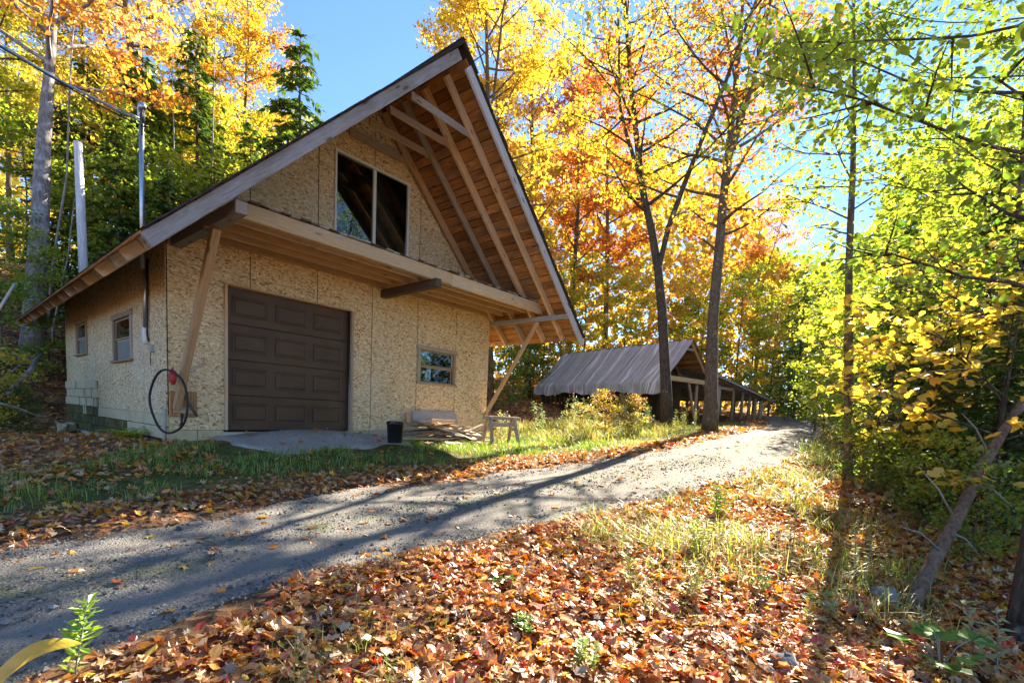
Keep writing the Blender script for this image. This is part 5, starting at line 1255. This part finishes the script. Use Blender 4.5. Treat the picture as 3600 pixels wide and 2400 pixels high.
# ------------------------------------------------------------------ single plants
def narrow_plant(name, base, h, nst, label, c1, c2, leafl=.09, wd=.18, lean=.25, cat="weed", nl=26, whorl=False, tpl=OVAL, aspect=1.0):
    """stems with narrow leaves"""
    base = np.array(base, float); root = thing(name, label, cat, base); mb_ = MB(); pos = []; nr = []; sz = []; yw = []; tn = []
    for s in range(nst):
        a = rnd.uniform(0, 6.28); P = limb(base + np.array([rnd.gauss(0, wd * .35), rnd.gauss(0, wd * .35), -.02]), [math.cos(a) * lean, math.sin(a) * lean, 1], h * rnd.uniform(.65, 1.1), 6, (0, 0, 0), .05, rng)
        V, Q, T = tube_geo(P, np.linspace(.0045, .002, 7), 5, False); mb_.add(V, Q, T)
        for k in range(nl):
            q = (.12 + .88 * (k / nl) ** (.8 if not whorl else .55)) * 6; i = min(int(q), 5); p = P[i] + (P[i + 1] - P[i]) * (q - i); b_ = k * 2.4 + rnd.uniform(-.4, .4)
            e = rnd.uniform(.0, .7); d_ = np.array([math.cos(b_), math.sin(b_), e]); d_ /= np.linalg.norm(d_); l_ = leafl * rnd.uniform(.6, 1.15) * (1 - .3 * k / nl)
            pos.append(p + d_ * l_ * .5); n_ = np.array([-d_[0] * e, -d_[1] * e, 1]); nr.append(n_ / np.linalg.norm(n_)); sz.append(l_); yw.append(b_ - PI / 2); tn.append(rnd.random())
    tn = np.array(tn)[:, None]; C = (np.array(c1) * (1 - tn) + np.array(c2) * tn) * rng.uniform(.8, 1.2, (len(tn), 1))
    Vt = tpl[0].copy(); Vt[:, 0] *= aspect
    V, T, C = place((Vt, tpl[1]), np.array(pos), np.array(nr), np.array(sz), np.full(len(pos), -.3), np.array(yw), C)
    mb_.build("stem", M['twig'], root, None, True); mesh_obj("foliage", mesh_data("foliage", V, None, T, C), M['grass'], root); return root
p = on_z(262, 2385, -.80); narrow_plant("weed", (p[0], p[1], g1(p[0], p[1])), .46, 1, "bright green leafy weed standing alone at the lower left", (.34, .46, .05), (.20, .34, .03), .10, .01, .02, nl=46, whorl=True, aspect=.5)
# long yellow leaf at the lower left
A = on_z(-60, 2440, -.74); Bz = at(285, 2255, 2.15); pts = []; rows = 12
for i in range(rows + 1):
    t = i / rows; c = A + (Bz - A) * t + np.array([0, 0, .07 * math.sin(PI * t)]); wv = .030 * (math.sin(PI * min(1, t * .93 + .07)) ** .5)
    pts += [c + np.array([0, 0, wv * .8]) + np.array([-.01, .02, 0]), c + np.array([.004, -.006, -.006]), c - np.array([0, 0, wv * .8]) + np.array([0, -.02, 0])]
I = np.arange(len(pts)).reshape(rows + 1, 3); Q = np.stack([I[:-1, :-1], I[1:, :-1], I[1:, 1:], I[:-1, 1:]], -1).reshape(-1, 4)
yl = thing("yellow_leaf", "long strap-shaped bright yellow leaf arching at the lower left corner", "leaf", A)
mesh_obj("blade", mesh_data("blade", pts, Q, None, np.array([(.62, .42, .025) if k_ % 3 == 1 else (.70, .50, .04) for k_ in range(len(pts))]) * rng.uniform(.8, 1.1, (len(pts), 1)), False), M['leaf'], yl)
def broad_plant(name, base, label, spots, c, ls):
    root = thing(name, label, "plant", base); mb_ = MB(); pos = []; nr = []; yw = []
    for (dx, dy, dz, yaw) in spots:
        t = np.array(base) + np.array([dx, dy, dz]); V, Q, T = tube_geo(np.array([base, (np.array(base) + t) / 2 + np.array([0, 0, .05]), t]), [.005, .004, .003], 5, False); mb_.add(V, Q, T)
        for k in range(3):
            a = yaw + (k - 1) * 1.0; pos.append(t + np.array([math.cos(a), math.sin(a), 0]) * ls * .5); nr.append((rnd.gauss(-.25 * math.cos(a), .15), rnd.gauss(-.25 * math.sin(a), .15), 1)); yw.append(a - PI / 2)
    n = len(pos); V, T, C = place(OVAL, np.array(pos), np.array(nr), np.full(n, ls) * rng.uniform(.8, 1.15, n), np.full(n, -.25), np.array(yw), np.array(c)[None] * rng.uniform(.75, 1.25, (n, 1)))
    mb_.build("stem", M['twig'], root, None, True); mesh_obj("foliage", mesh_data("foliage", V, None, T, C), M['leaf'], root)
p = on_z(3310, 2300, -.93)
broad_plant("broadleaf_plant", (p[0], p[1], g1(p[0], p[1])), "glossy green broadleaf seedling at the foot of the leaning trunk", [(-.10, .16, .20, 2.2), (.04, .05, .24, 1.2), (.12, -.14, .22, -.8), (.0, -.06, .13, -2.2), (.2, .02, .17, .2), (-.12, -.02, .11, 3.0)], (.12, .26, .03), .15)
for (u, v, z0, h, n_, lab, c1, c2, ll) in (
        (3520, 2330, -.95, .55, 2, "thin-leaved grey-green weed at the lower right edge", (.30, .34, .16), (.42, .44, .22), .11),
        (2540, 1760, -.42, .45, 5, "bright green grassy weed where the lane edge meets the right bank", (.22, .34, .04), (.34, .40, .06), .12),
        (2790, 1900, -.62, .75, 2, "dark dried weed stalk standing in the right-hand grass", (.12, .15, .03), (.08, .07, .03), .10),
        (3030, 1900, -.5, .60, 3, "feathery pale weed in front of the slim trunk", (.42, .44, .16), (.34, .36, .08), .07),
        (2220, 2060, -.78, .42, 1, "single slender weed rising from the leaf carpet", (.30, .40, .05), (.24, .30, .04), .10),
        (1760, 2080, -.80, .10, 6, "low dark green ground plant in the leaf carpet", (.10, .22, .02), (.16, .30, .03), .05),
        (1840, 2230, -.86, .13, 7, "clump of small green weeds near the bottom centre of the leaves", (.16, .28, .03), (.26, .36, .05), .05),
        (2060, 2340, -.88, .16, 6, "yellow-green sprouts at the bottom edge right of centre", (.36, .42, .06), (.24, .34, .04), .05),
        (2440, 2080, -.78, .34, 5, "thin straw-coloured weed clump in the right-hand leaves", (.46, .42, .16), (.34, .36, .08), .08),
        (2650, 2010, -.70, .30, 4, "small dark green weed clump left of the dried stalk", (.12, .20, .03), (.20, .28, .04), .07),
        (2880, 2120, -.82, .28, 3, "narrow green sprout before the boulder", (.22, .32, .05), (.30, .36, .06), .08),
        (2450, 1900, -.62, .42, 5, "yellowing weed clump beside the lane's near edge", (.42, .42, .10), (.30, .36, .06), .10),
        (300, 2030, -.74, .07, 4, "tiny green weed growing in the gravel lane", (.10, .16, .03), (.14, .20, .04), .05)):
    p = on_z(u, v, z0); narrow_plant("weed", (p[0], p[1], g1(p[0], p[1])), h, n_, lab, c1, c2, ll, .14 if n_ > 1 else .01, .25, nl=24, aspect=.42 if h > .2 else .9)
# goldenrod and brambles around the mound before the shed
for (u, v, d, h, n_, lab, c1, c2) in ((1905, 1500, 14.5, 1.0, 5, "pale goldenrod clump left of the mound before the tarp", (.30, .34, .14), (.20, .30, .08)), (2000, 1500, 15, 1.1, 6, "leafy goldenrod clump under the left half of the tarp", (.14, .24, .07), (.30, .34, .12)),
        (2085, 1490, 15, 1.2, 6, "green goldenrod stalks beside the mound before the tarp", (.12, .22, .08), (.22, .30, .10)), (2180, 1480, 14.6, 1.25, 8, "tall grey-green weeds crowning the mound before the tarp", (.18, .26, .10), (.32, .36, .14)),
        (2260, 1500, 15.2, 1.2, 7, "green leafy weeds at the dark trunk's left side", (.16, .26, .06), (.30, .34, .10)), (2400, 1530, 15.6, .8, 6, "yellow-green weeds between the two big trunks", (.40, .40, .08), (.28, .32, .06)), (1790, 1500, 13.8, .8, 5, "tall pale weeds behind the sawhorse", (.44, .42, .16), (.34, .38, .12))):
    p = at(u, v, d); narrow_plant("goldenrod_clump", (p[0], p[1], g1(p[0], p[1])), h, n_, lab, c1, c2, .13, .55, .2, nl=30, aspect=.4)
for (u, d, s, c1, c2, lab) in ((2130, 14.2, .46, (.42, .36, .06), (.34, .16, .05), "rounded bramble mound with rusty leaves before the tarp"), (2225, 14.4, .42, (.40, .40, .07), (.36, .17, .05), "bramble bush beside the dark trunk, right of the mound"), (2040, 14.6, .32, (.34, .26, .08), (.40, .38, .08), "low dry bush left of the bramble mound"),
                               (1790, 22, 1.0, GRN, OLIVE, "dark green bush between garage and tarp shed"), (1870, 29, 1.2, OLIVE, GRN, "olive bush at the far corner of the tarp"), (3090, 7.0, .5, GRN, OLIVE, "low dark shrub behind the slim trunk"), (3300, 5.6, .42, GRN, LIME, "low green shrub under the yellow saplings"), (3480, 4.6, .4, OLIVE, GRN, "low olive shrub behind the leaning trunk"),
                               (2760, 26, 1.0, GRN, DKG, "dark bush at the far end of the lane"), (2900, 17, .9, GRN, LIME, "green roadside bush right of the lane bend"), (3000, 13, .7, OLIVE, GRN, "olive bush behind the slim trunk beside the lane"), (60, 9.5, .35, GRN, DKG, "low green plant at the foot of the left bank"), (-60, 9, .6, LIME, GOLD, "leafy yellow-green bush at the left edge")):
    x, y = loc(u, d); plant_tree("bush", BUSH[int(u) % 2], x, y, lab, "bush", c1, c2, s, rnd.uniform(0, 6))
# fern by the side wall
fb = on_x(452, 1535, -.30); fb[2] = g1(fb[0], fb[1]); fr = thing("fern", "bright yellow-green fern against the mossy side wall", "fern", fb); mb_ = MB(); pos = []; nr = []; sz = []; yw = []
for k in range(11):
    a = k * .61 + rnd.uniform(-.2, .2); P = limb(fb, [math.cos(a) * .8, math.sin(a) * .8, 1], .55 * rnd.uniform(.8, 1.1), 7, (math.cos(a) * .5, math.sin(a) * .5, -1.0), .03, rng); V, Q, T = tube_geo(P, np.linspace(.004, .001, 8), 4, False); mb_.add(V, Q, T)
    for j in range(26):
        q = (.12 + .86 * j / 26) * 7; i = min(int(q), 6); p = P[i] + (P[i + 1] - P[i]) * (q - i); d_ = norm(P[i + 1] - P[i]); s_ = 1 if j % 2 else -1; ya = math.atan2(d_[1], d_[0]) + s_ * 1.2
        l_ = .13 * (1 - j / 28) + .02; pos.append(p + np.array([math.cos(ya), math.sin(ya), 0]) * l_ * .5); nr.append((-d_[0] * d_[2] * .5, -d_[1] * d_[2] * .5, 1)); sz.append(l_); yw.append(ya - PI / 2)
Vt = OVAL[0].copy(); Vt[:, 0] *= .4; n = len(pos)
V, T, C = place((Vt, OVAL[1]), np.array(pos), np.array(nr), np.array(sz), np.full(n, -.1), np.array(yw), np.array((.42, .46, .03))[None] * rng.uniform(.7, 1.2, (n, 1)))
mb_.build("stem", M['twig'], fr, None, True); mesh_obj("frond", mesh_data("frond", V, None, T, C), M['leaf'], fr)
# small ivy-like plant at the front corner
p = on_z(640, 1552, -.2); narrow_plant("weed", (p[0] - .02, p[1] - .1, g1(p[0], p[1] - .1)), .25, 2, "small green seedling at the front left corner of the garage", (.08, .20, .03), (.12, .26, .04), .09, .05, .2, nl=9, aspect=.9)
# rock in the leaves
def rock(p, s, label):
    th = np.linspace(0, PI, 8); ph = np.linspace(0, 2 * PI, 13)[:-1]; V = []
    for t in th:
        for f in ph: r = s * (1 + .16 * math.sin(3 * f + 2 * t) + .12 * math.cos(5 * t + f)); V.append((r * math.sin(t) * math.cos(f) * 1.2, r * math.sin(t) * math.sin(f), r * .75 * math.cos(t)))
    Q = [[i * 12 + k, (i + 1) * 12 + k, (i + 1) * 12 + (k + 1) % 12, i * 12 + (k + 1) % 12] for i in range(7) for k in range(12)]
    o = mesh_obj("rock", mesh_data("rock", V, Q, None, None, True), M['stone'], None, Matrix.Translation(Vector(p))); tag(o, label, "rock")
p = on_z(3112, 2085, -.88); rock((p[0], p[1], g1(p[0], p[1]) + .04), .11, "grey boulder half buried in leaves left of the leaning trunk")
p = on_z(2760, 2290, -.88); rock((p[0], p[1], g1(p[0], p[1]) + .0), .10, "grey stone half buried in the near leaves")
